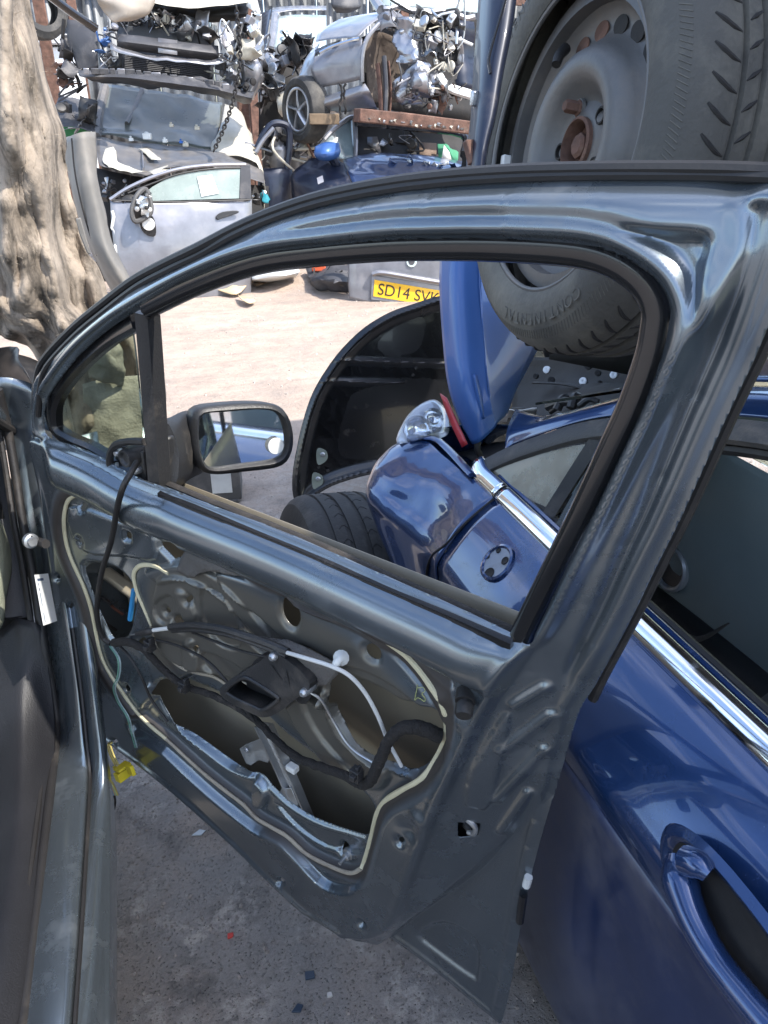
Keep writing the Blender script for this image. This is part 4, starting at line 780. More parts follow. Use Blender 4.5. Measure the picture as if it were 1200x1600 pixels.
plate('quarter_glass', qgl, .004, M('dusty quarter glass', (.34, .30, .22), .12, .0, 0, dust=.5, dustcol=(.24, .20, .14), dscale=5, trans=.45), bcar, nrm=(1, .2, -.5), sm=3)
tube('quarter_divider', [WX(838, 838, .615), WX(880, 770, .655), WX(935, 684, .70)], .012, plastic, bcar, 8, 4, up=(-.8, -.4, .4), prof=[(-.012, -.004), (.012, -.004), (.012, .004), (-.012, .004)])
tube('quarter_divider', [WX(858, 858, .615), WX(905, 775, .66), WX(955, 690, .705)], .012, gloss_black, bcar, 8, 4, up=(-.8, -.4, .4), prof=[(-.010, -.004), (.010, -.004), (.010, .004), (-.010, .004)])
tube('window_top_rubber', [p + np.array([.004, -.012, -.024]) for p in Tr[4:]], .009, rubber, bcar, 8, 4)
# cabin seen through the open window: far door card with speaker ring, dark lower pocket
card = M('door card vinyl', (.22, .27, .27), .7, bump=.25, bscale=350, var=.1, scale=3)
XC = 1.30
patch('far_door_card', [[np.array([XC - .03 * math.sin((z - .1) * 3.0), y, z]) for y in (-.9, -.3, .3, .9, 1.5, 2.1)] for z in (.22, .32, .42, .52, .62, .72, .80)], card, bcar, 4, 4)
patch('far_door_pocket', [[np.array([x, y, z - .05 * abs(y - .9)]) for y in (-.9, 0, .7, 1.2, 1.55, 1.9)] for (x, z) in ((XC - .01, .36), (XC - .07, .355), (XC - .09, .28), (XC - .08, .12), (XC - .05, -.02))], plastic, bcar, 3, 4)
sp = WX(1050, 888, XC - .03); V, Fc = lathe_geo([(.062, -.004), (.064, .010), (.058, .016), (.051, .012), (.049, .0)], sp, (-1, -.05, .1), seg=40); mk('speaker_ring', V, Fc, M('silver plastic', (.34, .36, .38), .3, .5, 0), bcar)
lathe('speaker_grille', [(.05, .002), (.03, -.004), (0, -.006)], sp, (-1, -.05, .1), plastic, bcar, 30)
tube('far_door_pull', [WX(1068, 992, XC - .10), WX(1095, 998, XC - .105), WX(1138, 974, XC - .10)], [.010, .014, .004], plastic_g, bcar, 8, 5, flat=.5)
plate('far_window_glass', [np.array([XC - .0, -.9, .80]), np.array([XC - .0, 2.0, .80]), np.array([XC - .12, 1.2, 1.12]), np.array([XC - .12, -.9, 1.12])], .004, glass, bcar, nrm=(1, 0, 0))
plate('seat_back', [WX(1165, 1100, .95), WX(1215, 1060, .95), WX(1300, 1130, .9), WX(1300, 1300, .9), WX(1215, 1160, .92)], .12, M('grey seat cloth', (.17, .15, .135), .95, bump=.4, bscale=200), bcar, .02)
patch('cabin_floor', [[np.array([x, y, -.0 + .05]) for x in (.66, 1.0, 1.6)] for y in (-1.5, 0, 1.6)], plastic, bcar, 2, 2, .01, 4)
patch('inner_door_trim', [[np.array([x, y, z]) for y in (-1.5, -.5, .3, .9, 1.12)] for (x, z) in ((.645, .868), (.66, .80), (.665, .5), (.66, .1))], plastic, bcar, 2, 3)
# headlamp
hl = [WD(620, 692, 1.72), WD(630, 660, 1.74), WD(650, 636, 1.76), WD(678, 624, 1.80), WD(696, 640, 1.80), WD(702, 672, 1.78), WD(690, 684, 1.74), WD(655, 688, 1.71)]
hp = crom(np.array(hl), 4, True); hcn = hp.mean(0); out = (C0 - hcn) / np.linalg.norm(C0 - hcn)
rowsL = [hcn + (hp - hcn) * s + out * h for s, h in ((1, 0), (.93, .016), (.75, .030), (.45, .040), (.12, .043))]
V = np.vstack(rowsL); n_ = len(hp); Fc = [(r_ * n_ + i, r_ * n_ + (i + 1) % n_, (r_ + 1) * n_ + (i + 1) % n_, (r_ + 1) * n_ + i) for r_ in range(4) for i in range(n_)] + [tuple(4 * n_ + i for i in range(n_))]
hlm = M('clear lamp lens', (.90, .93, .95), .06, 0, .6, var=.03, trans=.85, ior=1.2); lamp = mk('headlamp', V, Fc, hlm, bcar, angle=60); fixn(lamp)
plate('lamp_back', hcn + (hp - hcn) * .97 - out * .012, .02, M('lamp reflector', (.70, .72, .75), .22, .7), lamp, nrm=-out)
for f_, rr_ in ((.30, .030), (-.25, .024)):
    pc_ = hcn + (hp[0] - hcn) * f_ + out * .004; lathe('lamp_bowl', [(rr_, .012), (rr_ * .8, .002), (rr_ * .4, -.006), (0, -.008)], pc_, out, chrome, lamp, 24)
# engine bay: strut tower, inner wing flange, scuttle, oddments
G = [[WX(x, y, 1.28) for x, y in ((800, 560), (870, 558), (940, 560), (1060, 570))], [WX(x, y, 1.24) for x, y in ((800, 600), (870, 590), (940, 592), (1060, 600))], [WX(x, y, 1.15) for x, y in ((800, 640), (870, 615), (940, 606), (1060, 622))], [WX(x, y, 1.02) for x, y in ((790, 665), (870, 650), (940, 640), (1060, 640))]]
patch('inner_wing', G, darkhole, bcar, 6, 6, .012, 9, 5)
tube('inner_wing_flange', [WX(x, y, 1.16) for x, y in ((835, 598), (880, 600), (930, 610), (1000, 622))], .010, darkhole, bcar, 8, 5, flat=.4)
for x, y, r in ((862, 594, .011), (855, 578, .012), (838, 588, .009), (920, 572, .011), (935, 583, .009), (912, 596, .012), (948, 606, .010), (960, 586, .011), (938, 598, .006)):
    V, Fc = lathe_geo([(r, 0), (r * .95, .008), (r * .5, .009), (0, .007)], WX(x, y, 1.20), (-.75, -.55, .35), seg=14); mk('spot_weld_boss', V, Fc, steel if x % 3 == 0 else darkhole, bcar)
V, Fc = merge([box_geo(WX(795, 655, .95), (.16, .2, .05)), box_geo(WX(815, 640, .98), (.1, .1, .03))]); patch('washer_tank', [[WX(x, y, 1.0 + .05 * j) for x in (778, 800, 822, 838)] for j, y in enumerate((640, 648, 660))], white_p, bcar, 4, 4, .006, 12)
for a, b, r in (((856, 636), (912, 632), .012), ((860, 644), (905, 628), .007), ((870, 640), (885, 622), .012), ((892, 638), (902, 620), .013), ((905, 634), (935, 628), .008), ((768, 690), (776, 672), .008), ((800, 640), (838, 652), .006)):
    p, q = WX(*a, 1.02), WX(*b, 1.05); tube('engine_bay_pipe', [p, (p + q) / 2 + np.array([0, 0, .012]), q], r, plastic if r > .007 else rubber, bcar, 8, 4)
patch('scuttle', [[np.array([x, y, z + .01 * math.sin(9 * x)]) for x in (.68, .9, 1.1, 1.5)] for (y, z) in ((1.36, .83), (1.5, .80), (1.62, .76), (1.9, .58))], darkhole, bcar, 4, 4, .012, 8)
patch('bay_floor', [[np.array([x, y, z]) for x in (.62, .9, 1.2, 1.5)] for (y, z) in ((1.5, .60), (1.8, .45), (2.15, .40))], darkhole, bcar, 4, 4, .03, 8, 3)
plate('wheel_arch_liner', [np.array([.56, 1.34, .62]), np.array([.56, 1.5, .60]), np.array([.58, 1.42, .2]), np.array([.58, 1.3, .1])], .35, darkhole, bcar, nrm=(1, 0, 0))
# ------------------------------------------------------------ road wheel standing by the nose
def wheel(name, label, c, axis, R_, w, rimr, parent=None, cat='wheel', tread='worn', seg=72, upv=(0, 0, 1)):
    ax = np.asarray(axis, float); ax /= np.linalg.norm(ax); h = w / 2
    if parent is None: root = empty(name, c - np.array([0, 0, R_]), label, cat)
    else: root = parent
    prof = [(rimr, -h * .82), (rimr + .012, -h * .93), (rimr + (R_ - rimr) * .45, -h * 1.04), (R_ - .022, -h * .96), (R_ - .010, -h * .86), (R_ - .003, -h * .74)]
    gro = []
    for g in (-.55, -.18, .18, .55): gro += [(R_, h * g - .0055), (R_ - .006, h * g - .0042), (R_ - .006, h * g + .0042), (R_, h * g + .0055)]
    prof += gro + [(a, -b) for a, b in prof[::-1]]
    t = lathe('tyre', prof, c, ax, tyre_m, root, seg, angle=30)
    return root, t
tw, tt = wheel('road_wheel', 'worn black tyre on a steel rim standing at the nose of the blue car', np.array([.405, 1.68, .315]), (-.95, -.03, .08), .315, .225, .20)
lathe('rim', [(.205, .085), (.19, .09), (.175, .07), (.165, .02), (.12, .015), (.06, .03), (.03, .035), (0, .035)], np.array([.405, 1.68, .315]), (-.95, -.03, .08), rim_m, tw, 40)
ax_ = axes((-.95, -.03, .08))
for r_ in range(2):
    for i in range(44):
        t = 2 * math.pi * i / 44 + r_ * .07; d = ax_[0] * math.cos(t) + ax_[2] * math.sin(t); tg = -ax_[0] * math.sin(t) + ax_[2] * math.cos(t)
        if (d @ np.array([-.3, -.6, .7])) < .25: continue
        p0 = np.array([.405, 1.68, .315]) + ax_[1] * (.030 if r_ == 0 else -.036); q = [p0 + (d * 0.3145) + ax_[1] * s * .012 + tg * (.012 * s * s) for s in (-1, 0, 1)]
        tube('tread_sipe', q, .0014, darkhole, tt, 5, 3)
# ------------------------------------------------------------ car stacked on top at the right: wheel, torn wing, arch plastic
scar = empty('stacked_car', (1.6, 1.4, 1.1), 'dark blue car perched on the pile at upper right, steel wheel and torn wing hanging', 'car')
wc = WD(874, 222, 1.075); vd = (wc - C0) / np.linalg.norm(wc - C0)
rt_ = np.cross(vd, (0, 0, 1)); rt_ /= np.linalg.norm(rt_); up_ = np.cross(rt_, vd)
wa = .883 * (-.98 * rt_ + .16 * up_) - .47 * vd; wa /= np.linalg.norm(wa); WR = .305
wax = axes(wa)   # right, out, up
wh = lathe('wheel', [(.200, -.075), (.198, -.02), (.176, -.016), (.172, -.10), (.19, -.12), (.20, -.13)], wc, wa, rim_m, scar, 72)
wh['label'] = 'weathered black steel wheel with worn tyre'
sw = [(.202, .002), (.2035, .008), (.210, .013), (.226, .017), (.243, .016), (.257, .011), (.268, .003), (.276, -.006), (.281, -.014), (.2845, -.021)]
tr = []
for g0 in (-.050, -.077, -.104): tr += [(.2882, g0 + .005), (.2815, g0 + .0035), (.2815, g0 - .0035), (.2885, g0 - .005)]
lathe('tyre', sw + [(.2868, -.028), (.2878, -.037)] + tr + [(.287, -.126), (.282, -.140), (.268, -.156), (.24, -.165), (.205, -.16)], wc, wa, tyre_g, wh, 110, angle=28)
tube('rim_lip', [wc + wa * .004 + .2005 * (wax[0] * math.cos(t) + wax[2] * math.sin(t)) for t in np.linspace(0, 2 * math.pi, 61)[:-1]], .0038, rim_m, wh, 8, 1, closed=True)
# pressed disc
lathe('wheel_disc', [(.176, -.034), (.170, -.040), (.160, -.046), (.148, -.048), (.138, -.044), (.128, -.030), (.118, -.014), (.105, -.008), (.090, -.010), (.078, -.020), (.068, -.034), (.058, -.038), (.050, -.034), (.042, -.030), (.036, -.030)], wc, wa, rim_m, wh, 72)
lathe('hub_cap_rim', [(.037, -.032), (.037, -.024), (.033, -.022), (.031, -.026), (.030, -.045)], wc, wa, rust, wh, 36)
lathe('hub_bore', [(.031, -.044), (.02, -.046), (0, -.046)], wc, wa, rust, wh, 24)
lathe('hub_nut', [(.017, -.046), (.017, -.030), (.012, -.026), (0, -.026)], wc, wa, rust, wh, 8)
for i in range(5):
    t = R(72 * i + 62); p = wc + .054 * (wax[0] * math.cos(t) + wax[2] * math.sin(t)) + wa * -.034
    if i == 0:
        lathe('wheel_bolt', [(.0115, -.002), (.0115, .004), (.009, .006), (.009, .022), (.007, .025), (0, .025)], p, wa, rust, wh, 6)
    lathe('bolt_hole', [(.0125, -.001), (.0115, .003), (.009, .003), (.0085, -.004), (0, -.004)] if i else [(.0135, -.001), (.0125, .003), (.011, .003)], p, wa, rim_m if not i else darkhole, wh, 18)
for i in range(20):
    t = R(18 * i + 5); d = wax[0] * math.cos(t) + wax[2] * math.sin(t); e = np.cross(wa, d); p = wc + d * .149 + wa * -.0455
    rim_ = np.array([p + d * .0125 * math.cos(a) + e * .0165 * math.sin(a) for a in np.arange(18) * math.pi / 9])
    plate('vent_hole', rim_ + wa * .0012, .002, rust if i in (3, 4) else darkhole, wh, nrm=-wa)
t = R(52); p = wc + .160 * (wax[0] * math.cos(t) + wax[2] * math.sin(t)) + wa * -.03
tube('tyre_valve', [p, p + wa * .012 - (wax[0] * math.cos(t) + wax[2] * math.sin(t)) * .014, p + wa * .02 - (wax[0] * math.cos(t) + wax[2] * math.sin(t)) * .032], [.008, .0075, .0065], rubber, wh, 12, 3)
t = R(-12); d_ = wax[0] * math.cos(t) + wax[2] * math.sin(t); box('balance_weight', wc + d_ * .190 + wa * -.012, (.012, .014, .034), white_p, wh, np.array([d_, wa, np.cross(d_, wa)]), .002)
# tread blocks: curved shoulder cuts, each one a groove of its own
for i in range(58):
    t = 2 * math.pi * i / 58; d = wax[0] * math.cos(t) + wax[2] * math.sin(t); e = np.cross(wa, d)
    if d @ (C0 - wc) < -.75: continue
    q = [wc + (d * math.cos(.09 * s * s) + e * math.sin(.09 * s * s)) * rr_ + wa * hh for s, rr_, hh in ((0, .2875, -.046), (.35, .2872, -.036), (.65, .2855, -.024), (.85, .2815, -.016))]
    tube('tread_cut', q, [.0012, .0028, .0028, .0015], darkhole, wh, 6, 3)
    q = [wc + (d * math.cos(.05 + .05 * s) + e * math.sin(.05 + .05 * s)) * .2880 + wa * (-.056 - .018 * s) for s in (0, .5, 1)]
    tube('tread_cut', q, [.001, .0028, .0012], darkhole, wh, 6, 3)
# fine ribbing ring and raised lettering on the wall
V, Fc = [], []
ribs = []
for i in range(240):
    t = 2 * math.pi * i / 240; d = wax[0] * math.cos(t) + wax[2] * math.sin(t); d2 = wax[0] * math.cos(t + .03) + wax[2] * math.sin(t + .03)
    ribs.append(tube_geo(np.array([wc + d * .258 + wa * .0102, wc + d2 * .269 + wa * .0022]), .0008, 4))
V, Fc = merge(ribs); o = mk('wall_ribbing', V, Fc, tyre_g, wh); tag(o, kind='stuff')
def ring_text(s, size, r0, a0, per, out=True):
    for i, chx in enumerate(s):
        if chx == ' ': continue
        V, Fc = text_geo(chx, size, .0007); t = a0 + i * per
        d = wax[0] * math.cos(t) + wax[2] * math.sin(t); e = np.cross(wa, d)
        e = e if out else e
        hgt = np.interp(r0, [.226, .243, .257, .268], [.017, .016, .011, .003])
        Vw_ = wc + d * r0 + wa * (hgt + .0003) + V[:, :1] * (-e) + V[:, 1:2] * d + V[:, 2:] * wa
        mk('tyre_letter', Vw_, Fc, tyre_g, wh, angle=30)
def ang(px, py):
    p = onp_(px, py, wc, wa) - wc; return math.atan2(p @ wax[2], p @ wax[0])
A0, A1 = ang(925, 500), ang(800, 510)
ring_text('CONTINENTAL', 0.024, .242, A0, (A1 - A0) / 10 if abs(A1 - A0) < 2 else -.1)
ring_text('CONTINENTAL', 0.024, .242, A0 + math.pi * .8, (A1 - A0) / 10 if abs(A1 - A0) < 2 else -.1)
# navy wing edge beside the wheel and the torn bright blue wing hanging below
patch('wing_edge', [[WD(x, y, d) for x, y, d in row] for row in ([(752, -40, 1.06), (746, 40, 1.05), (741, 110, 1.04), (737, 180, 1.03), (731, 240, 1.02), (728, 330, 1.02)], [(772, -40, 1.0), (766, 40, .99), (758, 110, .985), (750, 180, .98), (742, 240, .98), (738, 330, .98)], [(806, -40, .99), (796, 40, .98), (782, 110, .975), (770, 180, .97), (756, 240, .97), (748, 330, .97)], [(810, -40, 1.03), (800, 40, 1.02), (786, 110, 1.01), (774, 180, 1.0), (760, 240, 1.0), (752, 330, 1.0)])], navy, scar, 4, 4, solid=.003)
tube('wing_seam', [WD(792, -10, .978), WD(776, 45, .972), WD(764, 90, .972), (WD(766, 115, .970))], .002, gloss_black, scar, 6, 5)
box('wing_clip', WD(741, 154, 1.0), (.010, .008, .018), steel, scar, None, .002)
box('wing_clip', WD(736, 238, .99), (.014, .010, .03), rust, scar, axes((.3, -.8, .4)), .002)
wgp = [[(689, 380, 1.62), (687, 450, 1.62), (692, 530, 1.62), (700, 600, 1.62), (716, 652, 1.62), (738, 694, 1.62)],
       [(715, 380, 1.57), (714, 450, 1.57), (718, 530, 1.575), (727, 600, 1.575), (738, 645, 1.58), (750, 690, 1.6)],
       [(748, 380, 1.57), (749, 450, 1.57), (754, 530, 1.575), (760, 600, 1.58), (765, 640, 1.585), (770, 672, 1.6)],
       [(758, 380, 1.58), (760, 450, 1.58), (764, 530, 1.59), (768, 600, 1.59), (772, 630, 1.60), (778, 660, 1.61)],
       [(860, 380, 1.72), (860, 450, 1.72), (850, 520, 1.72), (826, 572, 1.71), (806, 610, 1.70), (792, 648, 1.69)]]
patch('torn_wing', [[WD(*q) for q in row] for row in wgp], wingblue, scar, 6, 6, solid=.002, angle=28)
patch('wing_crease', [[WD(*q) for q in row] for row in ([(738, 585, 1.570), (744, 620, 1.573), (750, 655, 1.590)], [(741, 585, 1.560), (748, 620, 1.563), (755, 655, 1.580)], [(745, 585, 1.571), (753, 620, 1.574), (760, 655, 1.592)])], wingblue, scar, 5, 5, solid=.001)
redp = M('red lamp plastic', (.42, .035, .045), .35, 0, .3, dust=.25, dustcol=(.4, .2, .2))
patch('red_edge_strip', [[WD(*q) for q in row] for row in ([(688, 615, 1.625), (704, 660, 1.622), (722, 699, 1.622)], [(698, 622, 1.615), (715, 660, 1.612), (731, 694, 1.615)])], redp, scar, 4, 4, solid=.003)
tube('wing_bracket', [WD(748, 684, 1.63), WD(746, 700, 1.63), WD(750, 712, 1.64)], .007, rubber, scar, 8, 4)
patch('arch_liner', [[WD(x, y, d) for x, y, d in row] for row in ([(860, 560, 1.50), (880, 500, 1.5), (990, 380, 1.45), (1120, 200, 1.40), (1180, -40, 1.38)], [(1010, 590, 1.55), (1050, 500, 1.5), (1120, 380, 1.45), (1200, 200, 1.40), (1300, -40, 1.38)])], darkhole, scar, 5, 4, .02, 6)
patch('arch_extension', [[WD(x, y, d) for x, y, d in row] for row in ([(1190, -40, 1.02), (1182, 60, 1.0), (1172, 150, .99), (1168, 222, .98)], [(1260, -40, .98), (1255, 60, .96), (1250, 150, .95), (1245, 225, .95)], [(1400, -40, .98), (1400, 60, .97), (1400, 150, .96), (1400, 228, .96)])], plastic_g, scar, 5, 5, solid=.02)
patch('arch_extension', [[WD(x, y, d) for x, y, d in row] for row in ([(1176, 228, .98), (1160, 255, .97), (1158, 300, .97)], [(1250, 230, .95), (1240, 258, .94), (1240, 300, .95)], [(1400, 232, .96), (1400, 258, .95), (1400, 300, .96)])], plastic_g, scar, 4, 4, solid=.02)
# unseen body on the blue car's roof, side and top raised to block sun
patch('underbody', [[np.array([x, y, 1.235]) for y in (2.4, 1.4, .4, -1.6)] for x in (1.02, 1.5, 2.2)], darkhole, scar, 3, 3, .02, 4)
patch('shade_side', [[np.array([1.0, y, z]) for y in (.75, .2, -.6, -1.6)] for z in (1.24, 1.8, 2.55)], navy, scar, 3, 3)
patch('bonnet', [[np.array([x, y, 2.54 + .01 * y]) for y in (2.6, 1.4, .4, -1.6)] for x in (1.02, 1.4, 2.2)], navy, scar, 3, 3)  # unseen top sheet at roof height, lifted to keep sun off the ground
# ------------------------------------------------------------ black bonnet standing on edge
YB = 2.95; bn = empty('bonnet_panel', (.75, YB, 0), 'black car bonnet standing on edge, underside and hinge plates showing', 'bonnet')
nb = np.array([-.15, -.97, .18]); nb /= np.linalg.norm(nb); pb = WY(560, 700, YB)
def BP(x, y, k=0): return onp_(x, y, pb + nb * k, nb)
bo = [(690, 462), (650, 474), (610, 488), (570, 512), (535, 545), (510, 578), (490, 612), (476, 650), (464, 700), (457, 745), (458, 775), (466, 794), (478, 790), (500, 770), (530, 755), (580, 741), (640, 732), (720, 725), (830, 700), (880, 600), (840, 480), (760, 455)]
bp = crom(np.array([BP(*p) for p in bo]), 3, True); bc = bp.mean(0)
bu = np.cross(nb, EZ); bu /= np.linalg.norm(bu); bv = np.cross(bu, nb)
b2 = np.stack([(bp - bc) @ bu, (bp - bc) @ bv], 1)
ga, gb_ = np.meshgrid(np.arange(b2[:, 0].min() - .01, b2[:, 0].max() + .01, .006), np.arange(b2[:, 1].min() - .01, b2[:, 1].max() + .01, .006), indexing='ij')
def B2(pts, sm=3): return crom(np.array([((BP(*p) - bc) @ bu, (BP(*p) - bc) @ bv) for p in pts]), sm, True)
ds_ = -sdf(b2, ga, gb_, .4); hB = .020 * np.exp(-((ds_ - .018) / .010) ** 2) - .012 * sst(.03, .06, ds_)
for pts, h in (([(545, 640), (570, 612), (700, 600), (700, 712), (560, 715), (532, 700)], -.016), ([(594, 540), (612, 520), (655, 498), (662, 510), (650, 545), (610, 554)], -.012), ([(555, 712), (580, 705), (690, 700), (690, 712), (580, 716)], .014)):
    s_ = sdf(B2(pts), ga, gb_); hB += h * (1 - sst(-.012, .006, s_))
lnd = np.minimum.reduce([np.abs((gb_ - ((BP(600, y) - bc) @ bv)) - .08 * ga) for y in (565, 598)]); hB += .008 * np.exp(-(lnd / .006) ** 2)
Vb, Fb = clipgrid(ga, gb_, ds_, hB); Vb = bc + Vb[:, :1] * bu + Vb[:, 1:2] * bv + Vb[:, 2:] * nb
mk('underside', Vb, Fb, M('black bonnet underside', (.008, .0085, .010), .28, .1, .4, dust=.10, dustcol=(.10, .09, .075), dscale=7, scratch=.2), bn, angle=50, solid=.001)
V, Fc = plate_geo(bp - nb * .012, .004, -nb); o = mk('outer_skin', V, Fc, gloss_black, bn); fixn(o)
tube('edge_dust_strip', [BP(x + 10, y + 6, .012) for x, y in bo[3:9]], .006, rubber_d, bn, 6, 4, flat=.4)
for x, y in ((503, 712), (496, 750)):
    plate('hinge_plate', [BP(x + a, y + b, .004) for a, b in ((-6, -12), (6, -8), (9, 2), (4, 10), (-6, 14), (-9, 0))], .004, M('galvanised plate', (.20, .23, .20), .5, .3, dust=.3), bn, .001, nb, 3)
    lathe('hinge_bolt', [(0, .010), (.006, .010), (.009, .006), (.011, .004)], BP(x + 1, y - 2, .006), nb, steel, bn, 12)
for x, y in ((660, 482), (486, 656), (468, 752), (646, 565), (650, 575), (645, 586), (512, 735), (498, 730)): lathe('bonnet_hole', [(.007, .001), (.005, .003), (.004, .002), (0, .001)], BP(x, y, .004), nb, darkhole, bn, 12)
# ------------------------------------------------------------ battery on the ground
batp = WZ(340, 786, 0); bat = empty('car_battery', (batp[0], batp[1] + .1, 0), 'dark grey car battery with a white label on the sunlit ground', 'battery')
bax = axes((.16, 1, 0)); ctr = np.array([batp[0] - .015, batp[1] + .09, .095])
batm = M('battery case', (.075, .072, .07), .6, dust=.4, dustcol=(.22, .19, .17), dscale=6)
box('case', ctr, (.27, .175, .17), batm, bat, bax, .006)
box('lid', ctr + EZ * .098, (.274, .179, .028), batm, bat, bax, .005)
box('foot', ctr - EZ * .088 - bax[1] * .088, (.25, .02, .015), batm, bat, bax, .003)
box('label_sticker', ctr - bax[1] * .0885 + bax[0] * .055 + EZ * .01, (.085, .002, .115), white_p, bat, bax, .0005)
for i in range(10): box('foot_tooth', ctr - bax[1] * .098 - EZ * .086 + bax[0] * (-.115 + .0255 * i), (.012, .012, .012), plastic_g, bat, bax, .002)
# ------------------------------------------------------------ torn felt carpet hanging, and what stands behind it
felt = M('brown felt', (.25, .205, .16), .98, var=.35, scale=10, bump=.9, bscale=60, dust=.35, dustcol=(.42, .36, .29), dscale=7)
_n, _l = felt.node_tree.nodes, felt.node_tree.links; _b = _n['Principled BSDF']; _t = _n.new('ShaderNodeTexCoord'); _m = _n.new('ShaderNodeMapping'); _m.inputs['Scale'].default_value = (9, 9, 2.4); _l.new(_t.outputs['Object'], _m.inputs[0])
_z = _n.new('ShaderNodeTexNoise'); _z.inputs['Scale'].default_value = 1.3; _z.inputs['Detail'].default_value = 9; _z.inputs['Roughness'].default_value = .7; _l.new(_m.outputs[0], _z.inputs['Vector'])
_r = _n.new('ShaderNodeMapRange'); _r.inputs['From Min'].default_value = .38; _r.inputs['From Max'].default_value = .52; _r.inputs['To Min'].default_value = .30; _l.new(_z.outputs['Fac'], _r.inputs['Value'])
_x = _n.new('ShaderNodeMix'); _x.data_type = 'RGBA'; _x.blend_type = 'MULTIPLY'; _x.inputs['Factor'].default_value = 1; _l.new(_b.inputs['Base Color'].links[0].from_socket, _x.inputs['A']); _l.new(_r.outputs[0], _x.inputs['B']); _l.new(_x.outputs['Result'], _b.inputs['Base Color'])
FY = 2.55
def FP(x, y, d=0): return WY(x, y, FY + d)
FG = []
for y, xl_, xr_ in ((-80, -60, 40), (0, -60, 46), (50, -60, 53), (105, -60, 66), (168, -60, 84), (210, -60, 98), (260, -60, 104), (315, -60, 116), (371, -60, 128), (420, -60, 154), (470, -60, 172), (505, -8, 205), (545, 58, 234), (600, 70, 240), (690, 70, 240), (760, 70, 240)):
    row = []
    for t in np.linspace(0, 1, 9):
        x = xl_ + (xr_ - xl_) * t; ph = t * 7.5 + y * .003
        d = .07 * math.sin(ph) + .035 * math.sin(2.3 * ph + y * .008) + .9 * max(0, t - .72) ** 2 * 1.6 + .04 * t
        row.append(FP(x, y, d))
    FG.append(row)
V, Fc = patch_geo(FG, 12, 14)
V2 = np.array(V)
for i, p in enumerate(V2):
    a = Vector((p[0] * 13, p[1] * 5, p[2] * 3.4)); r1 = 1 - 2 * abs(mnoise.noise(a)); b = Vector((p[0] * 34, p[1] * 9, p[2] * 11)); r2 = mnoise.fractal(b, .8, 2.2, 4); r3 = 1 - abs(mnoise.noise(Vector((p[0] * 9 + 3, p[1] * 4, p[2] * 6))) * 2.4)
    V2[i, 1] -= .055 * r1 + .012 * r2 + .03 * max(0, r3); V2[i, 0] += .008 * mnoise.noise(b * .6)
fc = mk('felt_carpet', V2, Fc, felt, angle=0, solid=.008); tag(fc, 'crumpled brown felt car carpet hanging upright at the left edge', 'carpet')
# ragged felt fibres
fib = []
for i in range(1200):
    p = V2[rng.integers(len(V2))]; q = p + rng.normal(0, .010, 3) + np.array([0, -.012, 0]); fib.append(tube_geo(np.array([p, (p + q) / 2 + rng.normal(0, .004, 3), q]), 0.00035, 3, cap=False))
V, Fc = merge(fib); o = mk('felt_fibres', V, Fc, M('felt fibre', (.30, .25, .19), .95), fc); tag(o, kind='stuff')
pale = M('pale felt', (.27, .25, .20), .95, var=.3, scale=16, bump=.8, bscale=120, dust=.4, dustcol=(.36, .34, .28), dscale=9)
cl = patch('insulation_pad', [[FP(x, y, d) for x, y, d in row] for row in ([(140, 530, -.16), (170, 520, -.22), (190, 545, -.20)], [(130, 560, -.14), (165, 555, -.26), (196, 580, -.18)], [(140, 590, -.12), (165, 592, -.16), (192, 600, -.14)])], pale, None, 12, 12, .030, 9, 6, ridge=.35, solid=.01); tag(cl, 'pale crumpled insulation pad seen through the quarter glass', 'insulation')
cl = patch('insulation_pad', [[FP(x, y, d) for x, y, d in row] for row in ([(130, 600, -.12), (175, 590, -.13), (240, 585, -.12)], [(135, 680, -.12), (180, 660, -.14), (242, 665, -.13)], [(150, 760, -.12), (190, 750, -.13), (240, 760, -.13)])], pale, None, 14, 14, .030, 7, 9, ridge=.35, solid=.01); tag(cl, 'lower greenish insulation sheet behind the quarter glass', 'insulation')
o = plate('plastic_strip', [FP(118, 342, -.28), FP(126, 340, -.28), (FP(142, 398, -.28)), FP(136, 396, -.28), FP(124, 366, -.28)], .012, dustpanel, None, .003); tag(o, 'narrow grey plastic strip leaning on the felt carpet', 'strip')
pn_ = patch('bumper_panel', [[WY(x, y, Y) for x, y, Y in row] for row in ([(100, 215, 4.3), (108, 280, 4.25), (125, 350, 4.2), (150, 410, 4.15), (190, 480, 4.1), (215, 560, 4.05), (225, 690, 4.0)], [(112, 212, 4.1), (118, 275, 4.05), (134, 345, 4.0), (160, 405, 3.95), (205, 480, 3.95), (235, 560, 3.9), (245, 690, 3.9)], [(130, 206, 4.05), (140, 270, 4.0), (155, 340, 3.95), (172, 400, 3.9), (215, 480, 3.9), (243, 560, 3.85), (252, 690, 3.85)], [(151, 206, 4.15), (152, 270, 4.1), (166, 340, 4.05), (182, 400, 4.0), (222, 470, 4.0), (250, 545, 3.95), (262, 690, 3.95)])], dustpanel, None, 6, 6, .012, 5, 2, solid=.006); tag(pn_, 'weathered grey bumper panel standing upright beside the felt carpet', 'panel')
o = tube('panel_seam', [WY(x, y, 3.99) for x, y in ((112, 216), (118, 275), (134, 345), (152, 400))], .004, darkhole, pn_, 6, 4)
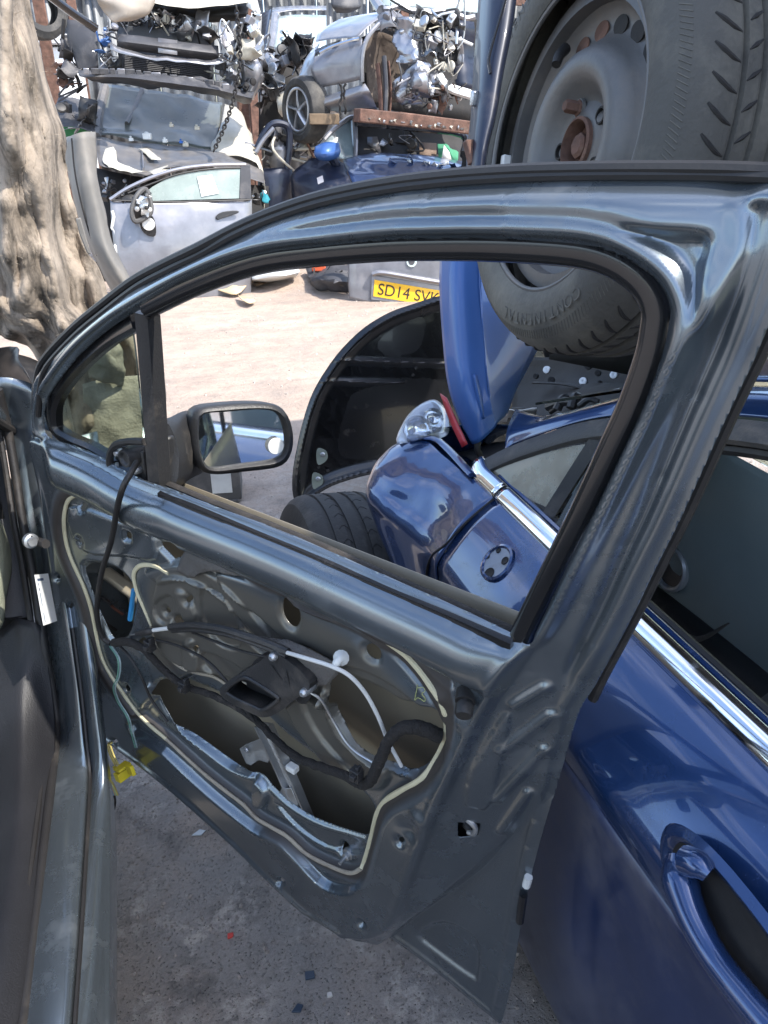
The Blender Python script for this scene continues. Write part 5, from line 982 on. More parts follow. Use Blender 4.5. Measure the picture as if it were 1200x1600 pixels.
# ------------------------------------------------------------ far side of the yard: stacks of wrecks
def inpoly(p, P):
    c = False; n = len(P)
    for i in range(n):
        a, b = P[i], P[(i + 1) % n]
        if (a[1] > p[1]) != (b[1] > p[1]) and p[0] < (b[0] - a[0]) * (p[1] - a[1]) / (b[1] - a[1]) + a[0]: c = not c
    return c
def junk(parent, poly, Y0, Y1, n, mats, s=.06, seed=1, kinds='stbhr'):
    r_ = np.random.default_rng(seed); xs = [p[0] for p in poly]; ys = [p[1] for p in poly]; made = 0
    while made < n:
        x, y = r_.uniform(min(xs), max(xs)), r_.uniform(min(ys), max(ys))
        if not inpoly((x, y), poly): continue
        made += 1; c = WY(x, y, r_.uniform(Y0, Y1)); k = kinds[r_.integers(len(kinds))]; mt = mats[r_.integers(len(mats))]; a = r_.normal(size=3); a /= np.linalg.norm(a); q = s * r_.uniform(.5, 1.6)
        A = axes(a, (.3, .2, 1))
        if k == 's':
            G = [[c + A[0] * q * (i - 1) * .8 + A[2] * q * (j - 1) * 1.1 + A[1] * q * r_.normal() * .35 for i in range(3)] for j in range(3)]; patch('torn_sheet', G, mt, parent, 4, 4, q * .2, 12, seed + made, solid=.004, angle=30)
        elif k == 't':
            P = [c + a * q * t + r_.normal(0, q * .28, 3) for t in (-1.6, -.6, .5, 1.5)]; tube('bent_bracket', P, q * .13, mt, parent, 6, 4, flat=.4)
        elif k == 'h':
            P = [c + r_.normal(0, q, 3) for t in range(4)]; tube('hose', P, q * .10, mt, parent, 7, 5)
        elif k == 'b':
            V, Fc = merge([box_geo(c, (q, q * .6, q * .8), A), box_geo(c + A[0] * q * .5, (q * .5, q * .35, q * .3), A)]); mk('casting', V, Fc, mt, parent, bevel=q * .06)
        else:
            lathe('pulley', [(q * .2, -.02), (q * .45, -.015), (q * .5, 0), (q * .42, .012), (q * .2, .016), (0, .016)], c, A[1] + np.array([-.4, -1., .2]), mt, parent, 16)
def P_(rows, Ys=None): return [[WY(*q) for q in row] for row in rows]
# --- left pile, lower car
lc = empty('grey_saloon', (.4, 8.6, 0), 'dusty grey car at the bottom of the left pile, bonnet peeling and screen caved in', 'car')
patch('bonnet', P_([[(150, 214, 9.0), (200, 220, 9.0), (250, 226, 9.0), (300, 232, 9.0), (350, 238, 9.0), (396, 247, 9.0)], [(150, 236, 8.5), (200, 246, 8.5), (250, 250, 8.5), (300, 250, 8.5), (350, 252, 8.5), (408, 266, 8.55)], [(156, 258, 8.1), (195, 268, 8.05), (234, 275, 8.0), (264, 264, 8.0), (330, 262, 8.0), (414, 285, 8.15)]]), greyp, lc, 6, 6, .02, 3, 3)
patch('peeled_lacquer', P_([[(165, 232, 8.45), (178, 228, 8.5), (180, 238, 8.45)], [(160, 250, 8.2), (175, 246, 8.3), (190, 258, 8.2)], [(170, 262, 8.05), (200, 268, 8.0), (232, 270, 7.98)]]), cream_paint, lc, 5, 5, .02, 8, 5)
patch('peeled_lacquer', P_([[(216, 231, 8.72), (230, 232, 8.72)], [(228, 240, 8.55), (246, 244, 8.5)], [(236, 250, 8.4), (252, 251, 8.38)]]), cream_paint, lc, 5, 5, .015, 8, 6)
patch('peeled_lacquer', P_([[(232, 268, 7.98), (262, 258, 8.1)], [(240, 272, 7.95), (266, 266, 7.98)]]), cream_paint, lc, 4, 4, .015, 8, 7)
patch('windscreen', P_([[(163, 136, 10.0), (200, 138, 10.0), (245, 142, 10.0), (300, 150, 10.0), (348, 158, 10.0)], [(156, 176, 9.5), (200, 182, 9.55), (240, 184, 9.6), (300, 192, 9.6), (344, 196, 9.5)], [(152, 213, 9.05), (200, 219, 9.05), (250, 225, 9.05), (300, 231, 9.05), (336, 234, 9.05)]]), M('dusty caved screen', (.060, .068, .062), .28, 0, .3, dust=.55, dustcol=(.17, .16, .135), dscale=1.3), lc, 7, 7, .05, 2.2, 4, ridge=.4)
tube('a_pillar', [WY(150, 214, 9.0), WY(154, 180, 9.4), WY(164, 137, 9.95)], .05, greyp, lc, 8, 4)
patch('right_wing', P_([[(352, 160, 9.9), (344, 200, 9.3), (330, 234, 9.0), (380, 248, 8.7)], [(372, 170, 9.9), (376, 205, 9.3), (388, 235, 8.9), (400, 255, 8.6)], [(380, 190, 9.9), (396, 225, 9.3), (408, 262, 8.7), (414, 290, 8.5)], [(385, 260, 9.9), (402, 280, 9.3), (412, 300, 8.7), (412, 340, 8.5)]]), cream_paint, lc, 5, 5, .04, 3, 9)
tube('screen_fold', [WY(222, 140, 9.98), WY(212, 165, 9.75), WY(198, 193, 9.4)], .025, greyp, lc, 6, 4)
patch('bonnet_ridge', P_([[(220, 226, 8.93), (222, 262, 8.1)], [(222, 225, 8.9), (225, 262, 8.05)]]), silver_p, lc, 3, 3)
patch('engine_bay', P_([[(150, 262, 8.6), (240, 280, 8.6), (420, 290, 8.6)], [(150, 330, 8.5), (240, 350, 8.5), (420, 350, 8.5)], [(150, 440, 8.5), (240, 450, 8.5), (420, 450, 8.5)]]), darkhole, lc, 4, 4, .05, 3)
patch('left_scuttle', P_([[(92, 150, 9.6), (120, 152, 9.6), (158, 160, 9.6)], [(88, 175, 9.3), (115, 178, 9.2), (145, 185, 9.2)], [(92, 196, 9.1), (120, 200, 9.0), (148, 208, 9.0)]]), charcoal, lc, 5, 5, .04, 4)
junk(lc, [(160, 268), (235, 280), (225, 300), (170, 320), (160, 300)], 8.2, 8.45, 16, [plastic, darkhole, steel, plastic_g, silver_p], .05, 11)
junk(lc, [(92, 160), (150, 168), (145, 205), (95, 198)], 9.0, 9.2, 12, [plastic, plastic_g, charcoal, silver_p], .07, 12)
junk(lc, [(390, 290), (416, 300), (416, 320), (396, 316)], 8.1, 8.4, 8, [darkhole, steel, M('teal scrap', (.02, .18, .22), .4)], .05, 13)
for x, y, q, mt in ((230, 213, .06, white_p), (258, 220, .035, white_p), (290, 226, .04, cream_paint), (205, 218, .03, white_p), (283, 222, .025, M('blue cap', (.02, .10, .35), .4)), (268, 196, .03, cream_paint), (308, 200, .035, cream_paint)):
    V, Fc = merge([box_geo(WY(x, y, 8.95), (q * 1.4, q, q), axes((.4, 1, 0))), box_geo(WY(x - 1, y - 4, 8.95), (q * .6, q * .6, q * .6), axes((-.4, 1, .3)))]); o = mk('broken_part', V, Fc, mt, lc, bevel=q * .15)
# --- left pile, upper car nose
uc = empty('stripped_car_front', (.5, 9.4, 1.6), 'nose of a car on top of the left pile, bumper gone, radiator exposed', 'car')
patch('wing_liner', P_([[(104, 30, 9.2), (130, 32, 9.15), (153, 38, 9.1)], [(106, 70, 9.2), (130, 74, 9.1), (152, 76, 9.05)], [(122, 114, 9.15), (138, 112, 9.1), (154, 106, 9.05)]]), charcoal, uc, 5, 5, .03, 3)
patch('radiator', P_([[(183, 30, 9.2), (250, 36, 9.2), (335, 46, 9.2)], [(183, 75, 9.2), (250, 82, 9.2), (335, 95, 9.2)], [(190, 112, 9.2), (250, 116, 9.2), (332, 126, 9.2)]]), radiator, uc, 4, 4, .01, 6)
for i in range(9): tube('radiator_fin', [WY(195 + 0 * i, 84 + 2.7 * i, 9.17), WY(262, 90 + 2.8 * i, 9.17), WY(327, 99 + 2.8 * i, 9.17)], .006, charcoal, uc, 5, 2)
patch('crash_beam', P_([[(186, 52, 8.95), (247, 60, 8.9), (300, 67, 8.9), (341, 72, 8.95)], [(184, 64, 8.85), (247, 72, 8.8), (300, 79, 8.8), (342, 84, 8.85)], [(182, 76, 8.95), (247, 84, 8.9), (300, 91, 8.9), (342, 94, 8.95)]]), charcoal, uc, 4, 4, .006, 6)
patch('beam_joint', P_([[(247, 59, 8.87), (277, 63, 8.87)], [(247, 82, 8.78), (277, 86, 8.78)]]), silver_p, uc, 3, 3)
patch('bumper_carrier', P_([[(172, 66, 8.9), (200, 78, 8.85), (260, 88, 8.8), (320, 95, 8.8), (356, 86, 8.9)], [(172, 76, 8.85), (200, 86, 8.8), (260, 95, 8.75), (320, 102, 8.75), (358, 96, 8.85)]]), silver, uc, 4, 4, .03, 5, 3)
patch('undertray', P_([[(122, 108, 8.9), (200, 110, 8.75), (270, 119, 8.7), (340, 128, 8.75), (396, 146, 8.9)], [(128, 122, 8.75), (200, 124, 8.6), (270, 133, 8.55), (340, 143, 8.6), (394, 156, 8.8)], [(170, 130, 9.3), (220, 134, 9.3), (280, 142, 9.3), (340, 150, 9.3), (390, 158, 9.3)]]), charcoal, uc, 5, 5, .04, 5, 2)
for i in range(17):
    x = 135 + 13.6 * i; y = np.interp(x, [122, 200, 270, 340, 396], [107, 108, 117, 127, 145]); box('tray_tab', WY(x, y + 4, 8.68), (.05 + .02 * (i % 3), .03, .05), charcoal if i % 4 else silver_p, uc, axes((.05 * (i % 5 - 2), 1, .2)), .006)
patch('lower_grille', P_([[(166, 112, 9.0), (180, 96, 9.0)], [(190, 108, 9.0), (192, 82, 9.0)]]), plastic, uc, 3, 3)
patch('right_wing', P_([[(372, 70, 9.0), (378, 110, 8.95), (374, 150, 8.95)], [(395, 80, 8.95), (405, 110, 8.9), (392, 158, 8.9)], [(408, 60, 9.2), (410, 110, 9.2), (400, 150, 9.2)]]), silver, uc, 5, 5, .05, 4, 5)
patch('headlamp_bracket', P_([[(376, 62, 8.85), (398, 62, 8.85)], [(376, 74, 8.8), (398, 76, 8.8)]]), cream_paint, uc, 4, 4, .03, 9)
patch('slam_panel', P_([[(228, 2, 9.4), (300, 6, 9.4), (390, 2, 9.4)], [(230, 16, 9.1), (300, 22, 9.1), (388, 18, 9.1)], [(232, 30, 9.2), (300, 36, 9.2), (386, 34, 9.2)]]), darkhole, uc, 5, 5, .04, 4)
patch('bonnet_edge', P_([[(222, -20, 9.6), (300, -20, 9.6), (400, -20, 9.6)], [(224, -4, 9.1), (300, -2, 9.05), (396, -6, 9.1)], [(228, 2, 8.95), (310, 13, 8.9), (388, 3, 8.95)]]), cream_paint, uc, 5, 5, .015, 3)
patch('corner_moulding', P_([[(386, -10, 9.0), (400, 0, 8.95), (408, 18, 8.95)], [(384, 8, 8.95), (394, 16, 8.9), (404, 30, 8.95)]]), white_p, uc, 5, 5, .03, 6)
patch('torn_body_panel', P_([[(150, -30, 8.2), (200, -30, 8.2), (246, -30, 8.2)], [(150, -4, 8.15), (200, 2, 8.1), (243, 0, 8.15)], [(158, 12, 8.2), (196, 24, 8.1), (232, 22, 8.15)], [(166, 24, 8.2), (180, 36, 8.15), (212, 32, 8.2)]]), M('beige panel', (.30, .26, .215), .55, .1, .1, dust=.4), uc, 6, 6, .02, 4)
tube('black_rail', [WY(60, -20, 8.0), WY(110, 18, 8.05), WY(150, 45, 8.1)], .07, gloss_black, uc, 8, 4, flat=.5)
for q in ([(100, 100), (120, 120), (125, 140)], [(96, 60), (108, 100), (112, 130)], [(100, 30), (98, 70), (104, 96)]): tube('hanging_hose', [WY(x, y, 9.3) for x, y in q], .02, darkhole, uc, 6, 4)
junk(uc, [(155, 40), (186, 40), (186, 108), (156, 108)], 8.85, 9.1, 26, [charcoal, silver, steel, plastic, silver_p, M('blue foil', (.05, .12, .3), .3)], .06, 21)
junk(uc, [(180, 18), (340, 32), (345, 60), (240, 42), (185, 45)], 8.95, 9.2, 46, [plastic, charcoal, silver, darkhole, steel, cream_paint], .07, 22)
junk(uc, [(338, 20), (408, 30), (405, 150), (350, 130), (342, 90)], 8.8, 9.1, 58, [silver_p, charcoal, silver, plastic, cream_paint, steel, darkhole], .07, 23)
junk(uc, [(96, 60), (120, 64), (125, 140), (98, 130)], 9.1, 9.4, 16, [darkhole, charcoal, rust, plastic], .07, 24)
# lashing chain hanging down the nose
chn = empty('chain', tuple(WY(333, 236, 8.3)), 'black chain hanging from the stripped car nose on to the grey bonnet', 'chain')
cp = resample(crom(np.array([WY(x, y, 8.35) for x, y in ((369, 10), (374, 60), (375, 100), (368, 140), (360, 172), (348, 205), (334, 236))]), 6), 40)
for i in range(39):
    p, q = cp[i], cp[i + 1]; d = (q - p) / np.linalg.norm(q - p); sd_ = axes(d, (0, 1, .1))[0] if i % 2 else axes(d, (1, 0, .1))[0]; m_ = (p + q) / 2; L_ = np.linalg.norm(q - p) * .72
    tube('chain_link', [m_ + d * L_ * math.cos(t) + sd_ * .016 * math.sin(t) for t in np.arange(10) * math.pi / 5], .0075, darkhole, chn, 6, 1, closed=True)
# --- loose car door standing against the pile
sdn = np.array([.10, -.985, .14]); sdn /= np.linalg.norm(sdn); sdp = WY(280, 380, 7.5)
def SP(x, y, k=0): return onp_(x, y, sdp + sdn * k, sdn)
sd_ = empty('loose_car_door', tuple(SP(280, 470) * np.array([1, 1, 0])), 'silver grey car door with dusty glass and smashed mirror leaning on the left pile', 'car door')
patch('door_skin', [[SP(x, y, k) for x, y, k in row] for row in ([(172, 312, 0), (230, 314, .03), (300, 314, .03), (393, 311, 0)], [(174, 345, .02), (230, 348, .06), (300, 348, .06), (394, 345, .02)], [(180, 400, .03), (235, 400, .07), (300, 400, .07), (394, 395, .03)], [(196, 470, 0), (240, 475, .02), (300, 475, .02), (392, 470, 0)])], silver_p, sd_, 6, 6, .012, 3, 8)
plate('window_glass', [SP(226, 302, .01), SP(238, 292, .01), (SP(262, 278, .01)), SP(300, 268, .01), SP(376, 262, .01), SP(374, 310, .01), SP(230, 314, .01)], .006, M('dusty greenish glass', (.22, .26, .235), .25, 0, .4, dust=.4, dustcol=(.33, .34, .31), dscale=7), sd_, nrm=-sdn)
tube('window_frame', [SP(172, 312, .01), SP(200, 294, .01), SP(240, 276, .01), SP(280, 264, .01), SP(330, 258, .01), SP(384, 257, .01)], .016, silver, sd_, 8, 5)
tube('frame_rubber', [SP(200, 302, .015), SP(240, 286, .015), SP(280, 272, .015), SP(330, 264, .015), SP(376, 262, .015)], .008, rubber, sd_, 6, 5)
plate('pillar_blank', [SP(376, 258, .018), SP(391, 257, .018), SP(393, 311, .018), SP(374, 311, .018)], .02, charcoal, sd_, .004, -sdn)
tube('waist_seal', [SP(176, 313, .02), SP(240, 315, .035), SP(310, 315, .035), SP(392, 312, .02)], .008, rubber, sd_, 6, 4)
plate('paper_note', [SP(308, 276, .02), SP(331, 273, .02), SP(342, 302, .02), SP(315, 307, .02)], .002, M('white paper', (.8, .8, .78), .8, var=.04), sd_, nrm=-sdn)
tube('mirror_shell', [SP(228, 296, .10), SP(214, 306, .16), SP(206, 330, .18), (SP(212, 346, .18)), SP(232, 336, .16), SP(236, 322, .14)], .022, plastic_g, sd_, 8, 5, closed=True)
patch('mirror_back', [[SP(x, y, k) for x, y, k in row] for row in ([(206, 308, .10), (236, 300, .08)], [(206, 345, .10), (238, 336, .08)])], plastic, sd_, 4, 4)
junk(sd_, [(212, 305), (232, 304), (234, 328), (214, 334)], 7.28, 7.34, 14, [plastic, white_p, steel, plastic_g], .03, 31)
plate('mirror_motor_plate', [SP(219, 345, .13), SP(236, 336, .13), SP(243, 350, .12), (SP(243, 368, .11)), SP(232, 368, .11), SP(222, 360, .12)], .01, gloss_black, sd_, .003, -sdn, 3)
lathe('mirror_motor', [(.055, 0), (.05, .012), (.03, .012), (.028, .006), (0, .006)], SP(232, 350, .125), sdn, white_p, sd_, 24)
plate('door_handle', [SP(338, 338, .07), SP(348, 331, .07), SP(370, 329, .07), (SP(372, 333, .07)), SP(350, 340, .07), SP(341, 343, .07)], .02, plastic, sd_, .004, -sdn, 3)
patch('mirror_patch', [[SP(x, y, .012) for x, y in row] for row in (((188, 310), (200, 304), (214, 305)), ((192, 318), (202, 322), (208, 326)))], plastic, sd_, 3, 3)
for q in ([(176, 330), (178, 370), (184, 410), (190, 440)],): tube('torn_edge', [SP(x, y, .02) for x, y in q], .014, white_p, sd_, 6, 5, jit=.006)
# --- middle: car with writing on its screen
mcx = empty('white_van', (2.4, 11.2, .6), 'pale car between the piles with numbers chalked on its windscreen', 'car')
patch('roof', P_([[(424, 22, 11.6), (460, 16, 11.7), (510, 16, 11.8)], [(426, 12, 12.2), (460, 9, 12.3), (510, 9, 12.4)]]), silver_p, mcx, 4, 4)
patch('windscreen', P_([[(432, 26, 11.55), (462, 23, 11.6), (510, 24, 11.6)], [(430, 50, 11.2), (462, 48, 11.25), (510, 50, 11.25)], [(428, 74, 10.9), (460, 74, 10.9), (510, 76, 10.9)]]), M('pale screen glass', (.28, .33, .32), .12, 0, .5, dust=.2, dustcol=(.55, .55, .5)), mcx, 4, 4)
tube('a_pillar', [WY(422, 90, 10.8), WY(426, 60, 11.1), WY(430, 24, 11.55)], .05, silver_p, mcx, 8, 4)
patch('side', P_([[(424, 14, 12.2), (420, 40, 11.6), (414, 80, 11.2)], [(410, 20, 12.6), (408, 50, 12.4), (408, 100, 12)]]), navy, mcx, 4, 4)
patch('front_wing', P_([[(412, 78, 10.9), (420, 84, 10.8), (436, 92, 10.7)], [(408, 100, 10.8), (420, 98, 10.6), (438, 100, 10.5)], [(406, 180, 10.8), (414, 150, 10.6), (420, 130, 10.5)]]), silver_p, mcx, 4, 4, .03, 3)
chalk = M('paint pen', (.85, .87, .85), .7)
for (cx, cy) in ((446, 37), (446, 49), (448, 60)):
    pts = [(cx + 5 * math.cos(t) + (2 if t > 5 else 0), cy + 4 * math.sin(t) + .4 * t) for t in np.arange(0, 7.6, .7)]; tube('chalk_number', [WY(x, y, 11.02 + (60 - y) * .012) - np.array([0, .12, 0]) for x, y in pts], .012, chalk, mcx, 5, 3)
patch('white_bumper', P_([[(432, 145, 10.4), (450, 142, 10.3), (462, 144, 10.4)], [(434, 165, 10.3), (450, 165, 10.2), (462, 168, 10.3)], [(440, 182, 10.4), (452, 184, 10.3), (462, 186, 10.4)]]), cream_paint, mcx, 5, 5, .04, 3)
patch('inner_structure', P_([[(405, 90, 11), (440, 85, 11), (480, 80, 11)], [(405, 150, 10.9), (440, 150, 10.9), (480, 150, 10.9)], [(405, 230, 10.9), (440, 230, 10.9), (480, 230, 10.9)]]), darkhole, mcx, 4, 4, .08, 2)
junk(mcx, [(410, 76), (480, 78), (470, 110), (430, 140), (412, 170), (406, 120)], 10.4, 10.75, 50, [silver_p, steel, plastic, charcoal, silver, darkhole], .10, 41)
junk(mcx, [(455, 66), (480, 66), (486, 84), (458, 88)], 10.2, 10.4, 12, [gloss_black, darkhole, plastic], .10, 42, 'stb')
# dark door frame fragment below
dd = empty('black_door_shell', tuple(WY(430, 300, 8.9) * np.array([1, 1, 0])), 'dark blue door shell with empty window hoop beside the lower blue wreck', 'car door')
patch('shell', P_([[(402, 262, 8.9), (425, 262, 8.85), (456, 262, 8.9)], [(402, 290, 8.85), (425, 290, 8.8), (458, 290, 8.85)], [(402, 420, 8.9), (425, 420, 8.8), (460, 420, 8.9)]]), navy, dd, 5, 5, .03, 3)
tube('window_hoop', [WY(402, 232, 8.9), WY(412, 210, 8.9), WY(426, 194, 8.9), WY(444, 194, 8.9), WY(452, 204, 8.9), WY(452, 235, 8.9), WY(448, 264, 8.9)], .035, navy, dd, 8, 5)
tube('hoop_trim', [WY(400, 238, 8.8), WY(412, 218, 8.8), WY(428, 200, 8.8)], .022, silver_p, dd, 8, 4)
junk(dd, [(412, 215), (448, 205), (448, 262), (415, 262)], 9.0, 9.3, 22, [darkhole, cream_paint, charcoal, plastic, silver_p], .09, 43)
# --- right pile: silver car on a rusty beam
rc = empty('silver_estate', (3.0, 8.6, 1.45), 'smashed silver car with a crumpled front end on top of the right pile', 'car')
patch('door_side', P_([[(490, 92, 8.9), (510, 80, 8.8), (540, 66, 8.65), (566, 60, 8.5)], [(486, 110, 8.85), (512, 102, 8.75), (540, 92, 8.6), (566, 86, 8.45)], [(500, 138, 8.85), (516, 134, 8.75), (540, 130, 8.6), (566, 124, 8.45)]]), silver_p, rc, 5, 5, .012, 3)
patch('window_band', P_([[(492, 78, 8.95), (510, 70, 8.9), (532, 62, 8.75)], [(492, 88, 8.9), (508, 80, 8.82), (528, 70, 8.7)]]), gloss_black, rc, 4, 4)
tube('swage_highlight', [WY(500, 82, 8.78), WY(520, 72, 8.68), WY(545, 64, 8.55), WY(562, 60, 8.45)], .014, chrome, rc, 6, 4)
patch('rear_quarter', P_([[(470, 106, 9.3), (482, 84, 9.2), (500, 68, 9.0)], [(464, 130, 9.2), (478, 110, 9.1), (492, 96, 8.92)], [(470, 140, 9.1), (484, 138, 9.0), (500, 138, 8.88)]]), silver, rc, 5, 5, .01, 3)
patch('upper_body', P_([[(494, 66, 9.0), (500, 48, 9.2), (530, 30, 9.3)], [(530, 60, 8.75), (540, 40, 8.9), (570, 22, 9.1)], [(560, 58, 8.5), (580, 38, 8.6), (612, 18, 8.8)]]), silver, rc, 5, 5, .012, 2)
patch('sill', P_([[(484, 160, 8.9), (510, 150, 8.75), (570, 130, 8.4)], [(482, 170, 8.85), (512, 162, 8.7), (578, 144, 8.35)], [(486, 178, 8.9), (520, 176, 8.8), (590, 170, 8.5)]]), silver, rc, 5, 5, .012, 4)
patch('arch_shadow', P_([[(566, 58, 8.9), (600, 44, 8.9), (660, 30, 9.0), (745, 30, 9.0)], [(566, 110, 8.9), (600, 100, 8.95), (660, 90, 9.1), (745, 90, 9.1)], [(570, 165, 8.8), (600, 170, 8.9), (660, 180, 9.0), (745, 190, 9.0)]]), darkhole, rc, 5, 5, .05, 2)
patch('wheel_arch_liner', P_([[(568, 70, 8.7), (590, 50, 8.7), (622, 60, 8.75)], [(570, 110, 8.7), (596, 100, 8.8), (625, 110, 8.8)], [(578, 160, 8.7), (600, 160, 8.75), (622, 160, 8.75)]]), M('muddy liner', (.085, .065, .052), .9, dust=.4), rc, 5, 5, .04, 4)
tube('arch_lip', [WY(566, 128, 8.42), WY(566, 90, 8.42), WY(574, 60, 8.44), WY(592, 38, 8.5), WY(612, 20, 8.6)], .022, silver_p, rc, 8, 5)
def _cr(rows, mt, sd2): patch('crumpled_wing', P_(rows), mt, rc, 9, 9, .13, 5.5, sd2, ridge=.6, angle=25)
_cr([[(620, 28, 8.5), (640, 36, 8.4), (656, 58, 8.4)], [(622, 66, 8.45), (640, 76, 8.3), (664, 82, 8.35)], [(628, 100, 8.4), (645, 98, 8.3), (666, 94, 8.4)]], crumple, 1)
_cr([[(616, 132, 8.4), (645, 104, 8.3), (666, 98, 8.3)], [(624, 150, 8.35), (650, 130, 8.2), (668, 120, 8.3)], [(636, 156, 8.4), (664, 152, 8.3), (684, 142, 8.3)]], crumple, 2)
_cr([[(592, 30, 8.6), (612, 22, 8.55), (630, 32, 8.55)], [(598, 54, 8.55), (612, 48, 8.5), (628, 60, 8.5)]], silver_p, 3)
_cr([[(664, 110, 8.5), (680, 116, 8.4), (692, 130, 8.45)], [(658, 142, 8.45), (676, 150, 8.35), (694, 152, 8.4)]], silver, 4)
patch('dark_inner_panel', P_([[(700, 30, 8.6), (740, 34, 8.6)], [(704, 90, 8.6), (742, 90, 8.6)], [(712, 136, 8.5), (744, 140, 8.5)]]), navy, rc, 5, 5, .05, 3)
tube('bumper_beam', [WY(686, 118, 8.3), WY(700, 136, 8.25), WY(735, 148, 8.25)], .07, white_p, rc, 8, 4, flat=.6)
tube('engine_pipe', [WY(690, 64, 8.35), WY(712, 60, 8.3), WY(738, 70, 8.3)], .015, white_p, rc, 7, 5)
tube('strut', [WY(590, 100, 8.35), WY(594, 140, 8.3), WY(596, 178, 8.25)], .045, rust, rc, 8, 3, flat=.5)
tube('strut', [WY(600, 88, 8.3), WY(603, 140, 8.25), (WY(600, 200, 8.2))], .038, charcoal, rc, 8, 3, flat=.6)
tube('strut', [WY(606, 96, 8.35), WY(610, 140, 8.3), WY(608, 180, 8.25)], .03, rust, rc, 8, 3, flat=.5)
patch('windscreen', P_([[(594, -30, 9.4), (670, -30, 9.4), (750, -30, 9.4)], [(598, 8, 8.9), (670, 12, 8.9), (748, 20, 8.9)]]), MATS['pale screen glass'], rc, 4, 4)
tube('scuttle_edge', [WY(598, 14, 8.8), WY(640, 14, 8.8), (WY(690, 20, 8.8)), WY(742, 30, 8.8)], .03, silver, rc, 7, 4, jit=.01)
tube('pillar', [WY(575, -30, 9.2), WY(586, 0, 9.0), WY(596, 16, 8.8)], .05, silver, rc, 8, 3)
patch('door_mirror', P_([[(518, -10, 8.6), (540, -8, 8.55), (562, -10, 8.6)], [(518, 8, 8.55), (540, 12, 8.5), (564, 10, 8.55)], [(526, 20, 8.6), (545, 20, 8.6), (560, 14, 8.6)]]), charcoal, rc, 5, 5)
junk(rc, [(652, 24), (715, 30), (712, 108), (690, 112), (668, 80)], 8.2, 8.5, 52, [M('alloy casting', (.42, .39, .34), .5, .5, dust=.3), steel, silver_p, plastic, darkhole, cream_paint], .075, 51)
junk(rc, [(620, 130), (735, 130), (728, 170), (640, 172)], 8.15, 8.45, 48, [crumple, rust, steel, darkhole, silver_p, plastic_g], .07, 52)
junk(rc, [(600, 20), (660, 26), (640, 60), (610, 50)], 8.4, 8.6, 20, [steel, darkhole, silver, crumple], .06, 53)
wcn = WY(474, 172, 9.0)
lathe('rear_wheel', [(.20, .06), (.24, .085), (.29, .08), (.315, .05), (.32, 0), (.32, -.10), (.29, -.14), (.2, -.14)], wcn, (-.93, -.37, 0), tyre_m, rc, 40)
lathe('wheel_rim', [(.205, .07), (.19, .03), (.19, 0), (0, 0)], wcn, (-.93, -.37, 0), rim_m, rc, 36)
wx = axes((-.93, -.37, 0))
for i in range(5):
    t = R(72 * i + 10); d = wx[0] * math.cos(t) + wx[2] * math.sin(t); tube('wheel_spoke', [wcn + wx[1] * .05, wcn + wx[1] * .06 + d * .1, wcn + wx[1] * .045 + d * .2], [.04, .03, .035], alloy, rc, 6, 3, flat=.4)
tube('rim_edge', [wcn + wx[1] * .07 + .203 * (wx[0] * math.cos(t) + wx[2] * math.sin(t)) for t in np.arange(36) * math.pi / 18], .014, alloy, rc, 6, 1, closed=True)
for q in ([(532, 130), (534, 150), (530, 172), (532, 184)], [(540, 130), (538, 155), (540, 180)]): tube('dangling_wire', [WY(x, y, 8.35) for x, y in q], .012, darkhole, rc, 5, 4, jit=.008)
bm_ = empty('rusty_beam', tuple(WY(640, 196, 8.3)), 'rusty flaking steel beam under the smashed silver car', 'beam')
V, Fc = tube_geo(np.array([WY(557, 180, 8.2), WY(640, 188, 8.2), WY(735, 200, 8.2)]), .05, up=EZ, prof=[(-.12, -.06), (.12, -.06), (.12, .06), (-.12, .06)]); mk('beam', V, Fc, rust, bm_, angle=20, bevel=.01)
for i in range(16):
    x = 580 + 9.5 * i + rng.uniform(-4, 4); y = 184 + (x - 557) * .11 + rng.uniform(-3, 3); w_, h_ = rng.uniform(2, 7), rng.uniform(1.5, 4)
    patch('flaking_paint', P_([[(x, y - h_, 8.075), (x + w_, y - h_ * .6, 8.075)], [(x - 1, y, 8.07), (x + w_ * .6, y + 1, 8.07)], [(x + 1, y + h_ * .5, 8.075), (x + w_, y + h_, 8.075)]]), [greyp, cream_paint, silver_p][i % 3], bm_, 4, 4, .02, 14, i, solid=.002)
o = box('timber_block', WY(506, 186, 8.6), (.30, .25, .10), M('old timber', (.17, .12, .075), .9, var=.4, bump=.4, bscale=40), None, axes((.2, 1, 0)), .008); tag(o, 'old timber block wedged under the silver car by its wheel', 'timber')
# --- right pile: lower blue car
rb = empty('dark_blue_hatchback', (3.0, 8.9, 0), 'crushed dark blue car beneath the rusty beam, screen missing', 'car')
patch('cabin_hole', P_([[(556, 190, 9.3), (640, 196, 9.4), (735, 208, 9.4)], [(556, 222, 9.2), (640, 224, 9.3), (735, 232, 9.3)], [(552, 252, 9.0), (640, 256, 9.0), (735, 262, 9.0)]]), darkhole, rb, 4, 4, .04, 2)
tube('screen_surround', [WY(556, 192, 8.9), WY(640, 199, 8.95), WY(722, 210, 8.9), WY(724, 244, 8.75)], .04, gloss_black, rb, 8, 4)
patch('side_glass', P_([[(498, 226, 8.9), (524, 200, 9.0), (550, 184, 9.1)], [(516, 240, 8.85), (535, 226, 8.9), (552, 214, 9.0)], [(530, 248, 8.8), (542, 248, 8.8), (553, 248, 8.8)]]), M('blue side glass', (.12, .16, .18), .15, 0, .5, dust=.35, dustcol=(.3, .32, .34)), rb, 5, 5)
